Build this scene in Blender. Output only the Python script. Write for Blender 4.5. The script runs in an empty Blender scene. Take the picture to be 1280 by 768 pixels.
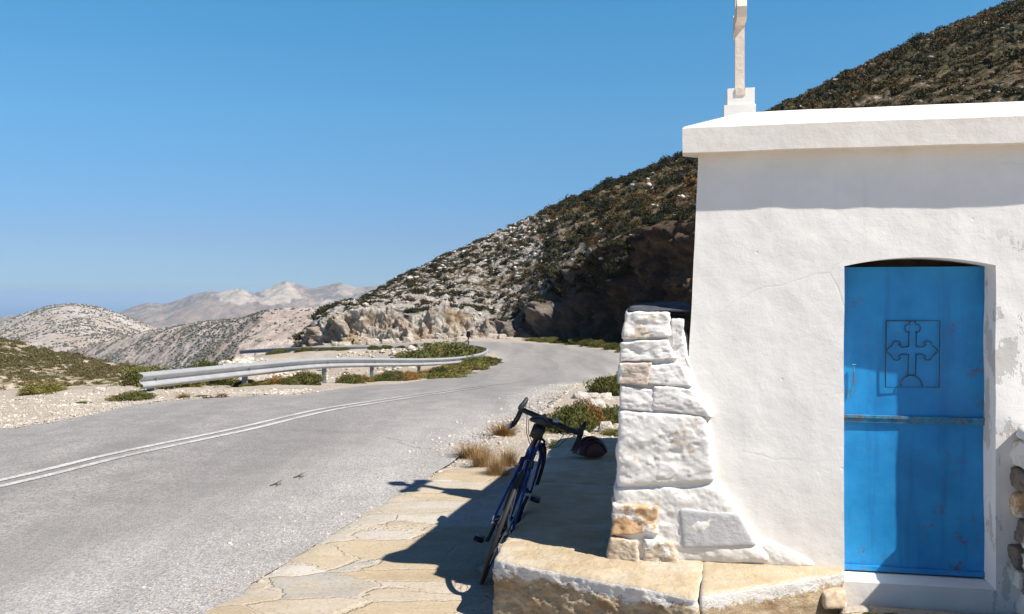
import bpy, bmesh, math, random
import numpy as np
from mathutils import Vector, Matrix, noise as mnoise
R = math.radians
S = bpy.context.scene
COL = S.collection
random.seed(7)
rng = np.random.default_rng(11)

# ------------------------------------------------------------------ camera, world, sun, exposure
EYE = 1.61
FPX = 1100.0
HOR = 370.0
cam = bpy.data.cameras.new('camera')
cam.sensor_width = 36.0
cam.lens = FPX / 1280 * 36
cam.shift_y = -(384 - HOR) / 1280
cam.clip_start = 0.05
cam.clip_end = 200000
camo = bpy.data.objects.new('camera', cam)
COL.objects.link(camo)
camo.location = (0, 0, EYE)
camo.rotation_euler = (R(90), 0, 0)
S.camera = camo

SUN_EL = R(51)
SUN_H = Vector((0.83, -0.55)).normalized()
world = bpy.data.worlds.new('World')
S.world = world
world.use_nodes = True
wn = world.node_tree
wn.nodes.clear()
sky = wn.nodes.new('ShaderNodeTexSky')
sky.sky_type = 'NISHITA'
sky.sun_disc = False
sky.sun_elevation = SUN_EL
sky.sun_rotation = math.atan2(SUN_H.x, SUN_H.y)
sky.altitude = 300
sky.air_density = 1.0
sky.dust_density = 0.0
sky.ozone_density = 1.5
bg = wn.nodes.new('ShaderNodeBackground')
bg.inputs['Strength'].default_value = 0.092
wo = wn.nodes.new('ShaderNodeOutputWorld')
stc = wn.nodes.new('ShaderNodeTexCoord')
ssp = wn.nodes.new('ShaderNodeSeparateXYZ')
wn.links.new(stc.outputs['Generated'], ssp.inputs[0])
srp = wn.nodes.new('ShaderNodeValToRGB')
stops = [(0.0, (.34, .55, 1.0)), (.063, (.44, .60, .93)), (.195, (.54, .98, 1.20)), (.31, (.48, 1.18, 1.40)), (0.42, (.40, .86, 1.12)), (0.62, (.28, .44, .72)), (1.0, (.20, .30, .52))]
el = srp.color_ramp.elements
while len(el) < len(stops): el.new(0.5)
for k, (p_, c_) in enumerate(stops):
    el[k].position = p_; el[k].color = (c_[0] / 1.4, c_[1] / 1.4, c_[2] / 1.4, 1)
wn.links.new(ssp.outputs[2], srp.inputs[0])
skm = wn.nodes.new('ShaderNodeMix'); skm.data_type = 'RGBA'; skm.blend_type = 'MULTIPLY'
skm.inputs[0].default_value = 1.0
wn.links.new(sky.outputs[0], skm.inputs[6]); wn.links.new(srp.outputs[0], skm.inputs[7])
wn.links.new(skm.outputs[2], bg.inputs[0])
wn.links.new(bg.outputs[0], wo.inputs[0])

sun = bpy.data.lights.new('sun', 'SUN')
sun.energy = 5.0
sun.angle = R(0.5)
sun.color = (1.0, 0.94, 0.86)
suno = bpy.data.objects.new('sun', sun)
COL.objects.link(suno)
sv = Vector((SUN_H.x * math.cos(SUN_EL), SUN_H.y * math.cos(SUN_EL), math.sin(SUN_EL)))
suno.rotation_euler = (-sv).to_track_quat('-Z', 'Y').to_euler()
suno.location = sv * 50

S.view_settings.view_transform = 'Standard'
S.view_settings.look = 'None'
S.view_settings.exposure = 0.68
S.view_settings.gamma = 1
S.render.resolution_x = 1280
S.render.resolution_y = 768
S.render.engine = 'CYCLES'
try:
    S.cycles.volume_bounces = 1
except Exception:
    pass

# ------------------------------------------------------------------ numpy noise
def _h(ix, iy, iz, seed):
    n = (ix.astype(np.int64) * 374761393 + iy.astype(np.int64) * 668265263
         + iz.astype(np.int64) * 2147483647 + seed * 1274126177) & 0xFFFFFFFF
    n = ((n ^ (n >> 13)) * 1274126177) & 0xFFFFFFFF
    n = n ^ (n >> 16)
    return (n & 0xFFFFFF) / float(0xFFFFFF)

def vnoise(x, y, z=0.0, seed=0):
    x = np.asarray(x, float); y = np.asarray(y, float); z = np.zeros_like(x) + z
    ix, iy, iz = np.floor(x), np.floor(y), np.floor(z)
    fx, fy, fz = x - ix, y - iy, z - iz
    fx = fx * fx * (3 - 2 * fx); fy = fy * fy * (3 - 2 * fy); fz = fz * fz * (3 - 2 * fz)
    r = 0
    for dx in (0, 1):
        for dy in (0, 1):
            for dz in (0, 1):
                w = (fx if dx else 1 - fx) * (fy if dy else 1 - fy) * (fz if dz else 1 - fz)
                r = r + w * _h(ix + dx, iy + dy, iz + dz, seed)
    return r * 2 - 1

def fbm(x, y, z=0.0, octv=4, seed=0, gain=0.5):
    a, s, r = 1.0, 1.0, 0
    for o in range(octv):
        r = r + a * vnoise(np.asarray(x) * s + 13.7 * o, np.asarray(y) * s - 7.1 * o, np.asarray(z) * s, seed + o)
        a *= gain; s *= 2.03
    return r

def sstep(a, b, x):
    t = np.clip((x - a) / (b - a), 0, 1)
    return t * t * (3 - 2 * t)

# ------------------------------------------------------------------ object helpers
def tag(o, label=None, cat=None, group=None, kind=None):
    if label: o['label'] = label
    if cat: o['category'] = cat
    if group: o['group'] = group
    if kind: o['kind'] = kind
    return o

def link(name, me, mat=None, parent=None, smooth=False):
    o = bpy.data.objects.new(name, me)
    COL.objects.link(o)
    if mat is not None and len(me.materials) == 0:
        me.materials.append(mat)
    if parent is not None:
        o.parent = parent
    if smooth:
        me.polygons.foreach_set('use_smooth', np.ones(len(me.polygons), bool))
    return o

def npmesh(name, V, F, mat=None, parent=None, smooth=False, attrs=None, corner=None):
    """F: (n,3) or (n,4) array or a list of such arrays"""
    Fs = F if isinstance(F, list) else [F]
    me = bpy.data.meshes.new(name)
    V = np.asarray(V, np.float32)
    me.vertices.add(len(V)); me.vertices.foreach_set('co', V.ravel())
    idx = np.concatenate([np.asarray(f, np.int32).ravel() for f in Fs])
    cnt = np.concatenate([np.full(len(f), f.shape[1], np.int32) for f in Fs])
    st = np.concatenate([[0], np.cumsum(cnt)[:-1]]).astype(np.int32)
    me.loops.add(len(idx)); me.loops.foreach_set('vertex_index', idx)
    me.polygons.add(len(cnt)); me.polygons.foreach_set('loop_start', st)
    try:
        me.polygons.foreach_set('loop_total', cnt)
    except Exception:
        pass
    if attrs:
        for k, a in attrs.items():
            at = me.attributes.new(k, 'FLOAT', 'POINT')
            at.data.foreach_set('value', np.asarray(a, np.float32))
    me.update(calc_edges=True)
    me.validate()
    return link(name, me, mat, parent, smooth)

def bmobj(name, bm, mat=None, parent=None, smooth=False, angle=None):
    bmesh.ops.recalc_face_normals(bm, faces=bm.faces)
    me = bpy.data.meshes.new(name)
    bm.to_mesh(me); bm.free()
    o = link(name, me, mat, parent, smooth)
    if smooth and angle:
        try:
            me.set_sharp_from_angle(angle=R(angle))
        except Exception:
            pass
    return o

def empty(name, loc=(0, 0, 0), rot=(0, 0, 0)):
    o = bpy.data.objects.new(name, None)
    o.empty_display_size = 0.2
    COL.objects.link(o)
    o.location = loc; o.rotation_euler = rot
    return o

def gridfaces(nr, nc, wrap=False):
    i = np.arange(nr - 1)[:, None]; j = np.arange(nc if wrap else nc - 1)[None, :]
    j2 = (j + 1) % nc
    a = i * nc + j; b = i * nc + j2; c = (i + 1) * nc + j2; d = (i + 1) * nc + j
    return np.stack([a, b, c, d], -1).reshape(-1, 4)

def tube(bm, pts, rad, seg=8, cap=True):
    pts = [Vector(p) for p in pts]
    n = len(pts)
    rads = rad if isinstance(rad, (list, tuple)) else [rad] * n
    rings = []
    up = None
    for i, p in enumerate(pts):
        t = (pts[min(i + 1, n - 1)] - pts[max(i - 1, 0)]).normalized()
        if up is None:
            up = Vector((0, 0, 1)) if abs(t.z) < 0.9 else Vector((1, 0, 0))
        s = t.cross(up).normalized(); up = s.cross(t).normalized()
        rings.append([bm.verts.new(p + (s * math.cos(2 * math.pi * k / seg) + up * math.sin(2 * math.pi * k / seg)) * rads[i]) for k in range(seg)])
    for a, b in zip(rings, rings[1:]):
        for k in range(seg):
            bm.faces.new((a[k], a[(k + 1) % seg], b[(k + 1) % seg], b[k]))
    if cap:
        bm.faces.new(rings[0][::-1]); bm.faces.new(rings[-1])

def box(bm, c, h, rot=None):
    vs = []
    for sx in (-1, 1):
        for sy in (-1, 1):
            for sz in (-1, 1):
                v = Vector((sx * h[0], sy * h[1], sz * h[2]))
                if rot is not None: v = rot @ v
                vs.append(bm.verts.new(Vector(c) + v))
    for f in ((0, 1, 3, 2), (4, 6, 7, 5), (0, 4, 5, 1), (2, 3, 7, 6), (0, 2, 6, 4), (1, 5, 7, 3)):
        bm.faces.new([vs[i] for i in f])

def spline(pts, n):
    """Catmull-Rom through pts, n samples evenly by index"""
    P = np.asarray(pts, float)
    Q = np.vstack([2 * P[0] - P[1], P, 2 * P[-1] - P[-2]])
    m = len(P) - 1
    u = np.linspace(0, m - 1e-9, n)
    i = np.floor(u).astype(int); t = (u - i)[:, None]
    a, b, c, d = Q[i], Q[i + 1], Q[i + 2], Q[i + 3]
    return 0.5 * ((2 * b) + (-a + c) * t + (2 * a - 5 * b + 4 * c - d) * t ** 2 + (-a + 3 * b - 3 * c + d) * t ** 3)

# ------------------------------------------------------------------ material helpers
class NT:
    def __init__(s, name):
        s.m = bpy.data.materials.new(name); s.m.use_nodes = True
        s.t = s.m.node_tree; s.t.nodes.clear()
        s.out = s.t.nodes.new('ShaderNodeOutputMaterial')
        s.b = s.t.nodes.new('ShaderNodeBsdfPrincipled')
        s.t.links.new(s.b.outputs[0], s.out.inputs[0])
        s.tc = s.t.nodes.new('ShaderNodeTexCoord').outputs['Object']
    def L(s, a, b): s.t.links.new(a, b)
    def val(s, sock, v):
        if hasattr(v, 'is_output') or isinstance(v, bpy.types.NodeSocket): s.L(v, sock)
        else:
            sock.default_value = v
    def noise(s, scale, det=4, rough=0.55, vec=None, dist=0.0, col=False):
        n = s.t.nodes.new('ShaderNodeTexNoise')
        n.inputs['Scale'].default_value = scale; n.inputs['Detail'].default_value = det
        n.inputs['Roughness'].default_value = rough; n.inputs['Distortion'].default_value = dist
        s.L(vec if vec is not None else s.tc, n.inputs['Vector'])
        return n.outputs['Color' if col else 'Fac']
    def vor(s, scale, feature='F1', out='Distance', vec=None, rand=1.0):
        n = s.t.nodes.new('ShaderNodeTexVoronoi'); n.feature = feature
        n.inputs['Scale'].default_value = scale
        n.inputs['Randomness'].default_value = rand
        s.L(vec if vec is not None else s.tc, n.inputs['Vector'])
        return n.outputs[out]
    def ramp(s, fac, stops, interp='LINEAR'):
        n = s.t.nodes.new('ShaderNodeValToRGB'); n.color_ramp.interpolation = interp
        e = n.color_ramp.elements
        while len(e) < len(stops): e.new(0.5)
        for k, (p, c) in enumerate(stops):
            e[k].position = p
            e[k].color = (c, c, c, 1) if isinstance(c, (int, float)) else (*c, 1)
        s.L(fac, n.inputs[0])
        return n.outputs[0]
    def mix(s, fac, a, b, mode='MIX'):
        n = s.t.nodes.new('ShaderNodeMix'); n.data_type = 'RGBA'; n.blend_type = mode
        s.val(n.inputs[0], fac)
        for sock, v in ((n.inputs[6], a), (n.inputs[7], b)):
            if isinstance(v, tuple): sock.default_value = (*v, 1)
            else: s.L(v, sock)
        return n.outputs[2]
    def math(s, op, a, b=0.0, clamp=False):
        n = s.t.nodes.new('ShaderNodeMath'); n.operation = op; n.use_clamp = clamp
        s.val(n.inputs[0], a); s.val(n.inputs[1], b)
        return n.outputs[0]
    def attr(s, name):
        n = s.t.nodes.new('ShaderNodeAttribute'); n.attribute_name = name
        return n.outputs['Fac']
    def mapping(s, scale=(1, 1, 1), loc=(0, 0, 0), rot=(0, 0, 0), vec=None):
        n = s.t.nodes.new('ShaderNodeMapping')
        n.inputs['Scale'].default_value = scale; n.inputs['Location'].default_value = loc
        n.inputs['Rotation'].default_value = rot
        s.L(vec if vec is not None else s.tc, n.inputs['Vector'])
        return n.outputs[0]
    def sep(s, vec=None):
        n = s.t.nodes.new('ShaderNodeSeparateXYZ'); s.L(vec if vec is not None else s.tc, n.inputs[0])
        return n.outputs
    def bump(s, h, strength=0.5, dist=0.02, prev=None):
        n = s.t.nodes.new('ShaderNodeBump')
        n.inputs['Strength'].default_value = strength; n.inputs['Distance'].default_value = dist
        s.L(h, n.inputs['Height'])
        if prev is not None: s.L(prev, n.inputs['Normal'])
        return n.outputs[0]
    def done(s, col, rough=0.8, normal=None, metal=0.0, spec=None):
        if isinstance(col, tuple): s.b.inputs['Base Color'].default_value = (*col, 1)
        else: s.L(col, s.b.inputs['Base Color'])
        s.val(s.b.inputs['Roughness'], rough)
        s.val(s.b.inputs['Metallic'], metal)
        if spec is not None: s.b.inputs['Specular IOR Level'].default_value = spec
        if normal is not None: s.L(normal, s.b.inputs['Normal'])
        return s.m

def m_simple(name, col, rough=0.5, metal=0.0, var=0.15, sc=20, bump=0.1, bd=0.003):
    n = NT(name)
    f = n.noise(sc, 4)
    c = n.mix(n.ramp(f, [(0.3, 0.0), (0.7, 1.0)]), tuple(x * (1 - var) for x in col), tuple(min(1, x * (1 + var)) for x in col))
    return n.done(c, rough, n.bump(f, bump, bd), metal)

def m_asphalt():
    n = NT('asphalt_chip_seal')
    chips = n.vor(70, 'F1', 'Color'); chipd = n.vor(70, 'F1', 'Distance')
    big = n.noise(0.35, 5, 0.6); mid = n.noise(2.2, 5, 0.65)
    a = n.mix(n.ramp(n.math('ADD', n.math('MULTIPLY', chips, 0.7), 0.0), [(0.1, 0.0), (0.7, 1.0)]), (0.155, 0.145, 0.136), (0.335, 0.317, 0.30))
    sp = n.noise(38, 3, 0.8)
    a = n.mix(n.ramp(sp, [(0.42, 0.0), (0.66, 0.75)]), a, (0.44, 0.42, 0.40))
    a = n.mix(n.ramp(mid, [(0.35, 0.45), (0.6, 0.0)]), a, (0.165, 0.156, 0.148))
    edge = n.attr('edge')
    pale = n.math('MULTIPLY', edge, n.ramp(n.noise(1.3, 6, 0.7), [(0.25, 0.35), (0.6, 1.0)]), True)
    a = n.mix(pale, a, n.mix(n.ramp(n.noise(55, 3, 0.8), [(0.4, 0.0), (0.62, 1.0)]), (0.232, 0.224, 0.215), (0.568, 0.542, 0.516)))
    tr = n.mapping((1.1, 0.10, 1), rot=(0, 0, R(-17)))
    a = n.mix(n.ramp(n.noise(1.0, 4, 0.6, vec=tr), [(0.42, 0.0), (0.62, 0.45)]), a, (0.165, 0.156, 0.148))
    # tar patches
    a = n.mix(n.ramp(n.noise(0.55, 6, 0.75, vec=n.mapping((1, 2.2, 1), (7, 3, 0))), [(0.73, 0.0), (0.755, 0.75)]), a, (0.077, 0.073, 0.077))
    wv = n.t.nodes.new('ShaderNodeVectorMath'); wv.operation = 'ADD'
    s2 = n.t.nodes.new('ShaderNodeVectorMath'); s2.operation = 'SCALE'; s2.inputs['Scale'].default_value = 0.8
    n.L(n.noise(1.1, 5, 0.7, col=True), s2.inputs[0]); n.L(n.tc, wv.inputs[0]); n.L(s2.outputs[0], wv.inputs[1])
    ck = n.math('MULTIPLY', n.ramp(n.vor(0.33, 'DISTANCE_TO_EDGE', 'Distance', vec=wv.outputs[0]), [(0.0, 1.0), (0.006, 0.0)]), n.ramp(n.noise(0.3, 3, vec=n.mapping((1, 1, 1), (5, 9, 0))), [(0.5, 0.0), (0.6, 1.0)]))
    a = n.mix(n.math('MULTIPLY', ck, 0.6), a, (0.10, 0.095, 0.09))
    h = n.math('ADD', n.math('MULTIPLY', chipd, -1.0), n.math('MULTIPLY', sp, 0.8))
    return n.done(a, 0.9, n.bump(h, 0.55, 0.012), spec=0.25)

def m_paint():
    n = NT('worn_road_paint')
    w = n.ramp(n.math('ADD', n.noise(30, 5, 0.8), n.math('MULTIPLY', n.noise(1.2, 4, 0.7), 0.5)), [(0.60, 0.0), (0.86, 1.0)])
    fd = n.t.nodes.new('ShaderNodeMapRange'); fd.inputs['From Min'].default_value = 19.0; fd.inputs['From Max'].default_value = 13.0
    n.L(n.sep()[1], fd.inputs['Value'])
    w = n.math('MULTIPLY', w, fd.outputs[0])
    c = n.mix(w, (0.225, 0.22, 0.215), (0.56, 0.545, 0.52))
    return n.done(c, 0.85, n.bump(n.vor(70), 0.4, 0.008))

def m_gravel(name='pale_gravel_ground', a=(0.27, 0.225, 0.175), b=(0.52, 0.465, 0.39)):
    n = NT(name)
    v = n.vor(34, 'F1', 'Color'); d = n.vor(34, 'F1', 'Distance')
    c = n.mix(n.ramp(v, [(0.15, 0.0), (0.8, 1.0)]), a, b)
    c = n.mix(n.ramp(n.noise(0.5, 6, 0.7), [(0.45, 0.0), (0.68, 0.7)]), c, (0.30, 0.23, 0.16))
    c = n.mix(n.ramp(n.noise(60, 3, 0.8), [(0.3, 0.5), (0.55, 0.0)]), c, (0.22, 0.19, 0.16))
    h = n.math('ADD', n.math('MULTIPLY', d, -1.3), n.noise(9, 5, 0.7))
    return n.done(c, 0.95, n.bump(h, 0.6, 0.025))

def m_hillside():
    n = NT('limestone_hillside')
    veg = n.attr('veg')
    rk = n.noise(0.55, 8, 0.72, dist=0.6)
    rock = n.mix(n.ramp(n.noise(1.7, 6, 0.75), [(0.36, 0.0), (0.62, 1.0)]), (0.29, 0.25, 0.215), (0.66, 0.62, 0.57))
    soil = n.mix(n.ramp(n.noise(0.9, 6, 0.7), [(0.35, 0.0), (0.65, 1.0)]), (0.11, 0.085, 0.052), (0.28, 0.20, 0.125))
    f = n.math('ADD', rk, n.math('MULTIPLY', n.math('SUBTRACT', veg, 0.5), 0.55))
    c = n.mix(n.ramp(f, [(0.46, 0.0), (0.56, 1.0)]), rock, soil)
    gr = n.ramp(n.math('ADD', n.noise(0.8, 7, 0.75, vec=n.mapping((1, 1, 1), (31, 5, 2))), n.math('MULTIPLY', veg, 0.14)), [(0.56, 0.0), (0.64, 0.85)])
    c = n.mix(gr, c, (0.045, 0.052, 0.022))
    cut = n.attr('cut')
    cf = n.mix(n.ramp(n.noise(0.7, 7, 0.75, dist=0.5), [(0.42, 0.0), (0.58, 1.0)]), (0.70, 0.645, 0.565), (0.42, 0.32, 0.23))
    cf = n.mix(n.ramp(n.noise(0.25, 4, 0.6), [(0.55, 0.0), (0.65, 0.5)]), cf, (0.50, 0.34, 0.16))
    c = n.mix(cut, c, cf)
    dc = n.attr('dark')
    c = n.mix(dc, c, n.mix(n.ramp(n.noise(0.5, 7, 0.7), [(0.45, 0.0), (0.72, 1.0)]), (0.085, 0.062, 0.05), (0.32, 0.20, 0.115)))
    pz = n.sep()[0]
    gl = n.t.nodes.new('ShaderNodeMapRange'); gl.inputs['From Min'].default_value = 6.0; gl.inputs['From Max'].default_value = 2.5; n.L(pz, gl.inputs['Value'])
    c = n.mix(n.math('MULTIPLY', gl.outputs[0], n.math('MULTIPLY', dc, 0.7)), c, n.mix(n.ramp(n.noise(0.8, 7, 0.7), [(0.4, 0.0), (0.65, 1.0)]), (0.24, 0.21, 0.19), (0.44, 0.385, 0.335)))
    h = n.math('ADD', n.noise(0.9, 9, 0.78), n.math('MULTIPLY', n.vor(1.1), 0.5))
    return n.done(c, 0.95, n.bump(h, 1.0, 0.9), spec=0.1)

def m_farhill(name, rockc, soilc, dots=(0.04, 0.045, 0.03), sc=0.02, dot=0.35, dscale=0.12, quarry=False, bd=12):
    n = NT(name)
    c = n.mix(n.ramp(n.noise(sc, 8, 0.7, dist=0.4), [(0.4, 0.0), (0.6, 1.0)]), rockc, soilc)
    d = n.ramp(n.noise(dscale, 5, 0.75, vec=n.mapping((1, .35, 1))), [(1 - dot - 0.16, 0.0), (1 - dot - 0.06, 1.0)])
    veg = n.attr('veg')
    c = n.mix(n.math('MULTIPLY', d, n.math('ADD', 0.35, veg), True), c, dots)
    if quarry:
        q = n.attr('quarry')
        c = n.mix(q, c, n.mix(n.ramp(n.noise(sc * 6, 5, 0.7, vec=n.mapping((1, 1, 0.2))), [(0.4, 0.0), (0.6, 1.0)]), (0.50, 0.43, 0.34), (0.34, 0.27, 0.21)))
    return n.done(c, 0.95, n.bump(n.noise(sc * 3, 7, 0.7), 0.8, bd), spec=0.1)

def m_plaster():
    n = NT('white_limewashed_plaster')
    f = n.noise(3.2, 7, 0.62); g = n.noise(22, 6, 0.6); k = n.noise(90, 3, 0.6)
    c = n.mix(n.ramp(f, [(0.35, 0.0), (0.65, 1.0)]), (0.80, 0.765, 0.715), (0.86, 0.825, 0.775))
    c = n.mix(n.ramp(n.noise(1.1, 7, 0.75, vec=n.mapping((1, 1, 1.6), (2, 0, 5))), [(0.48, 0.0), (0.66, 0.35)]), c, (0.70, 0.68, 0.65))
    c = n.mix(n.ramp(n.noise(9, 6, 0.75, vec=n.mapping((2.4, 1, 0.14), (6, 0, 1))), [(0.56, 0.0), (0.72, 0.22)]), c, (0.62, 0.57, 0.50))
    # hairline cracks
    wv = n.t.nodes.new('ShaderNodeVectorMath'); wv.operation = 'ADD'
    n.L(n.tc, wv.inputs[0])
    sc = n.t.nodes.new('ShaderNodeVectorMath'); sc.operation = 'SCALE'; sc.inputs['Scale'].default_value = 0.30
    n.L(n.noise(1.8, 3, 0.5, col=True), sc.inputs[0]); n.L(sc.outputs[0], wv.inputs[1])
    e = n.vor(1.05, 'DISTANCE_TO_EDGE', 'Distance', vec=wv.outputs[0])
    crack = n.math('MULTIPLY', n.ramp(e, [(0.0, 1.0), (0.006, 0.0)]), n.ramp(n.noise(1.6, 3), [(0.5, 0.0), (0.6, 1.0)]))
    c = n.mix(n.math('MULTIPLY', crack, 0.2), c, (0.45, 0.43, 0.4))
    x, y, z = n.sep()
    # brown rain stain below the roof slab, damp foot of the wall
    st = n.math('MULTIPLY', n.ramp(z, [(0.0, 0.0), (1.0, 1.0)]), 1.0)
    mr = n.t.nodes.new('ShaderNodeMapRange'); mr.inputs['From Min'].default_value = 2.16; mr.inputs['From Max'].default_value = 2.34
    n.L(z, mr.inputs['Value'])
    c = n.mix(n.math('MULTIPLY', mr.outputs[0], n.ramp(n.noise(4, 5, 0.7), [(0.3, 0.15), (0.7, 0.6)])), c, (0.62, 0.54, 0.44))
    # flaked patches: grey render showing near the right jamb
    mx = n.t.nodes.new('ShaderNodeMapRange'); mx.inputs['From Min'].default_value = 1.40; mx.inputs['From Max'].default_value = 1.44
    n.L(x, mx.inputs['Value'])
    mz = n.t.nodes.new('ShaderNodeMapRange'); mz.inputs['From Min'].default_value = 1.95; mz.inputs['From Max'].default_value = 1.8
    n.L(z, mz.inputs['Value'])
    fl = n.math('MULTIPLY', n.math('MULTIPLY', mz.outputs[0], 1.0), n.ramp(n.noise(5.5, 6, 0.7, vec=n.mapping((1, 1, 0.6), (0.3, 0, 0.2))), [(0.54, 0.0), (0.555, 1.0)]))
    fl = n.math('MULTIPLY', fl, mx.outputs[0])
    c = n.mix(n.math('MULTIPLY', fl, 0.85), c, (0.55, 0.52, 0.48))
    pits = n.ramp(n.vor(7.0, vec=n.mapping((1, 1, 1), (3.3, 1, 2))), [(0.03, 1.0), (0.06, 0.0)])
    h = n.math('ADD', n.math('MULTIPLY', f, 1.6), n.math('ADD', n.math('MULTIPLY', g, 0.5), n.math('MULTIPLY', k, 0.12)))
    h = n.math('SUBTRACT', h, n.math('MULTIPLY', crack, 0.15))
    h = n.math('SUBTRACT', h, n.math('MULTIPLY', pits, 0.3))
    h = n.math('SUBTRACT', h, n.math('MULTIPLY', fl, 0.25))
    return n.done(c, 0.9, n.bump(h, 0.35, 0.010), spec=0.2)

def m_whitestone(name='limewashed_stone', tint=0.0):
    n = NT(name)
    f = n.noise(6, 8, 0.7); g = n.noise(30, 6, 0.65)
    c = n.mix(n.ramp(f, [(0.3, 0.0), (0.65, 1.0)]), (0.64, 0.61, 0.57), (0.78, 0.75, 0.71))
    w = n.ramp(n.noise(7, 6, 0.75, vec=n.mapping((1, 1, 0.6), (2, 5, 1))), [(0.62 - tint, 0.0), (0.68 - tint, 0.85)])
    c = n.mix(w, c, n.mix(n.ramp(n.noise(14, 5), [(0.35, 0.0), (0.65, 1.0)]), (0.52, 0.38, 0.25), (0.62, 0.53, 0.42)))
    h = n.math('ADD', n.noise(15, 9, 0.72, dist=0.5), n.math('MULTIPLY', g, 0.3))
    return n.done(c, 0.92, n.bump(h, 0.42, 0.012), spec=0.2)

def m_stone(name, a, b, c3, sc=5, white=0.0):
    n = NT(name)
    c = n.mix(n.ramp(n.noise(sc, 8, 0.7, dist=0.4), [(0.35, 0.0), (0.65, 1.0)]), a, b)
    c = n.mix(n.ramp(n.noise(sc * 2.3, 6, 0.75, vec=n.mapping((1, 1, 2.5), (4, 1, 7))), [(0.52, 0.0), (0.68, 0.8)]), c, c3)
    if white > 0:
        c = n.mix(n.ramp(n.noise(9, 6, 0.7, vec=n.mapping((1, 1, 1), (9, 2, 3))), [(0.75 - white, 0.0), (0.8 - white, 0.9)]), c, (0.76, 0.74, 0.71))
    h = n.math('ADD', n.noise(sc * 2, 8, 0.72), n.math('MULTIPLY', n.noise(sc * 9, 4, 0.7, vec=n.mapping((1, 1, 2.2))), 0.4))
    return n.done(c, 0.92, n.bump(h, 0.5, 0.016), spec=0.2)

def m_slab():
    """bench stones: sandy top, limewash drips over the arris, rough broken front"""
    n = NT('bench_limestone')
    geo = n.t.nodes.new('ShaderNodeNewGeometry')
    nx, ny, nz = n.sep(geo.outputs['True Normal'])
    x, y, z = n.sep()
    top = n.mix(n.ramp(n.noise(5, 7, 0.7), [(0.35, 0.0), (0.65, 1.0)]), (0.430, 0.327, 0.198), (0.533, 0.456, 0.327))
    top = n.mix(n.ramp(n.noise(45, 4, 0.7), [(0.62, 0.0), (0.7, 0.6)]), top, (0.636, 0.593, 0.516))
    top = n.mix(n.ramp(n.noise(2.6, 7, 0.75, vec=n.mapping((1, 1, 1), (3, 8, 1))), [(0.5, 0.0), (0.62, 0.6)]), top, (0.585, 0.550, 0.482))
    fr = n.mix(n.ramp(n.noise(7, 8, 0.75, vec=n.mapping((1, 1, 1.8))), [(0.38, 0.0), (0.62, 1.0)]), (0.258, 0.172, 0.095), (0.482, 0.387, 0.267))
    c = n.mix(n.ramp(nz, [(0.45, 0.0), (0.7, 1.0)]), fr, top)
    zz = n.math('ADD', z, n.math('MULTIPLY', n.math('SUBTRACT', n.noise(4.5, 8, 0.8), 0.5), 0.30))
    mr = n.t.nodes.new('ShaderNodeMapRange'); mr.inputs['From Min'].default_value = 0.238; mr.inputs['From Max'].default_value = 0.250
    n.L(zz, mr.inputs['Value'])
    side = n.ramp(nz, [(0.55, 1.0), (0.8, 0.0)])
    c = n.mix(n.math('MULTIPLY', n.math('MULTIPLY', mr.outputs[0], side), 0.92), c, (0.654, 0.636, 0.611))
    h = n.math('ADD', n.noise(9, 9, 0.75, vec=n.mapping((1, 1, 1.7))), n.math('MULTIPLY', n.noise(55, 4, 0.7), 0.25))
    return n.done(c, 0.93, n.bump(h, 0.7, 0.03), spec=0.2)

def m_flag():
    n = NT('crazy_paving_flagstones')
    wv = n.t.nodes.new('ShaderNodeVectorMath'); wv.operation = 'ADD'
    mp = n.mapping((1.15, 2.1, 1), rot=(0, 0, R(-24)))
    sc = n.t.nodes.new('ShaderNodeVectorMath'); sc.operation = 'SCALE'; sc.inputs['Scale'].default_value = 0.34
    n.L(n.noise(3.0, 5, 0.65, col=True), sc.inputs[0]); n.L(mp, wv.inputs[0]); n.L(sc.outputs[0], wv.inputs[1])
    v = wv.outputs[0]
    e = n.vor(1.25, 'DISTANCE_TO_EDGE', 'Distance', vec=v)
    cc = n.vor(1.25, 'F1', 'Color', vec=v)
    r = n.t.nodes.new('ShaderNodeSeparateColor'); n.L(cc, r.inputs[0])
    c = n.ramp(r.outputs[0], [(0.0, (0.370, 0.286, 0.185)), (0.3, (0.454, 0.378, 0.269)), (0.5, (0.403, 0.378, 0.344)), (0.68, (0.521, 0.496, 0.454)), (0.85, (0.386, 0.311, 0.210)), (1.0, (0.336, 0.336, 0.328))])
    c = n.mix(n.ramp(n.noise(4, 7, 0.7, vec=n.mapping((1, 2.5, 1))), [(0.4, 0.0), (0.68, 0.6)]), c, (0.504, 0.420, 0.286))
    c = n.mix(n.ramp(n.noise(1.3, 7, 0.78, vec=n.mapping((1, 2, 1), (4, 4, 0))), [(0.48, 0.0), (0.62, 0.55)]), c, (0.336, 0.269, 0.176))
    c = n.mix(n.ramp(n.noise(40, 5, 0.75), [(0.36, 0.55), (0.5, 0.0)]), c, (0.218, 0.176, 0.126))
    joint = n.ramp(e, [(0.012, 1.0), (0.03, 0.0)])
    c = n.mix(n.math('MULTIPLY', joint, 0.5), c, (0.487, 0.420, 0.319))
    h = n.math('ADD', n.math('MULTIPLY', joint, -1.3), n.math('ADD', n.math('MULTIPLY', r.outputs[1], 0.5), n.math('MULTIPLY', n.noise(8, 8, 0.7, vec=n.mapping((1, 2, 1))), 0.8)))
    return n.done(c, 0.88, n.bump(h, 0.6, 0.02), spec=0.25)

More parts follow.
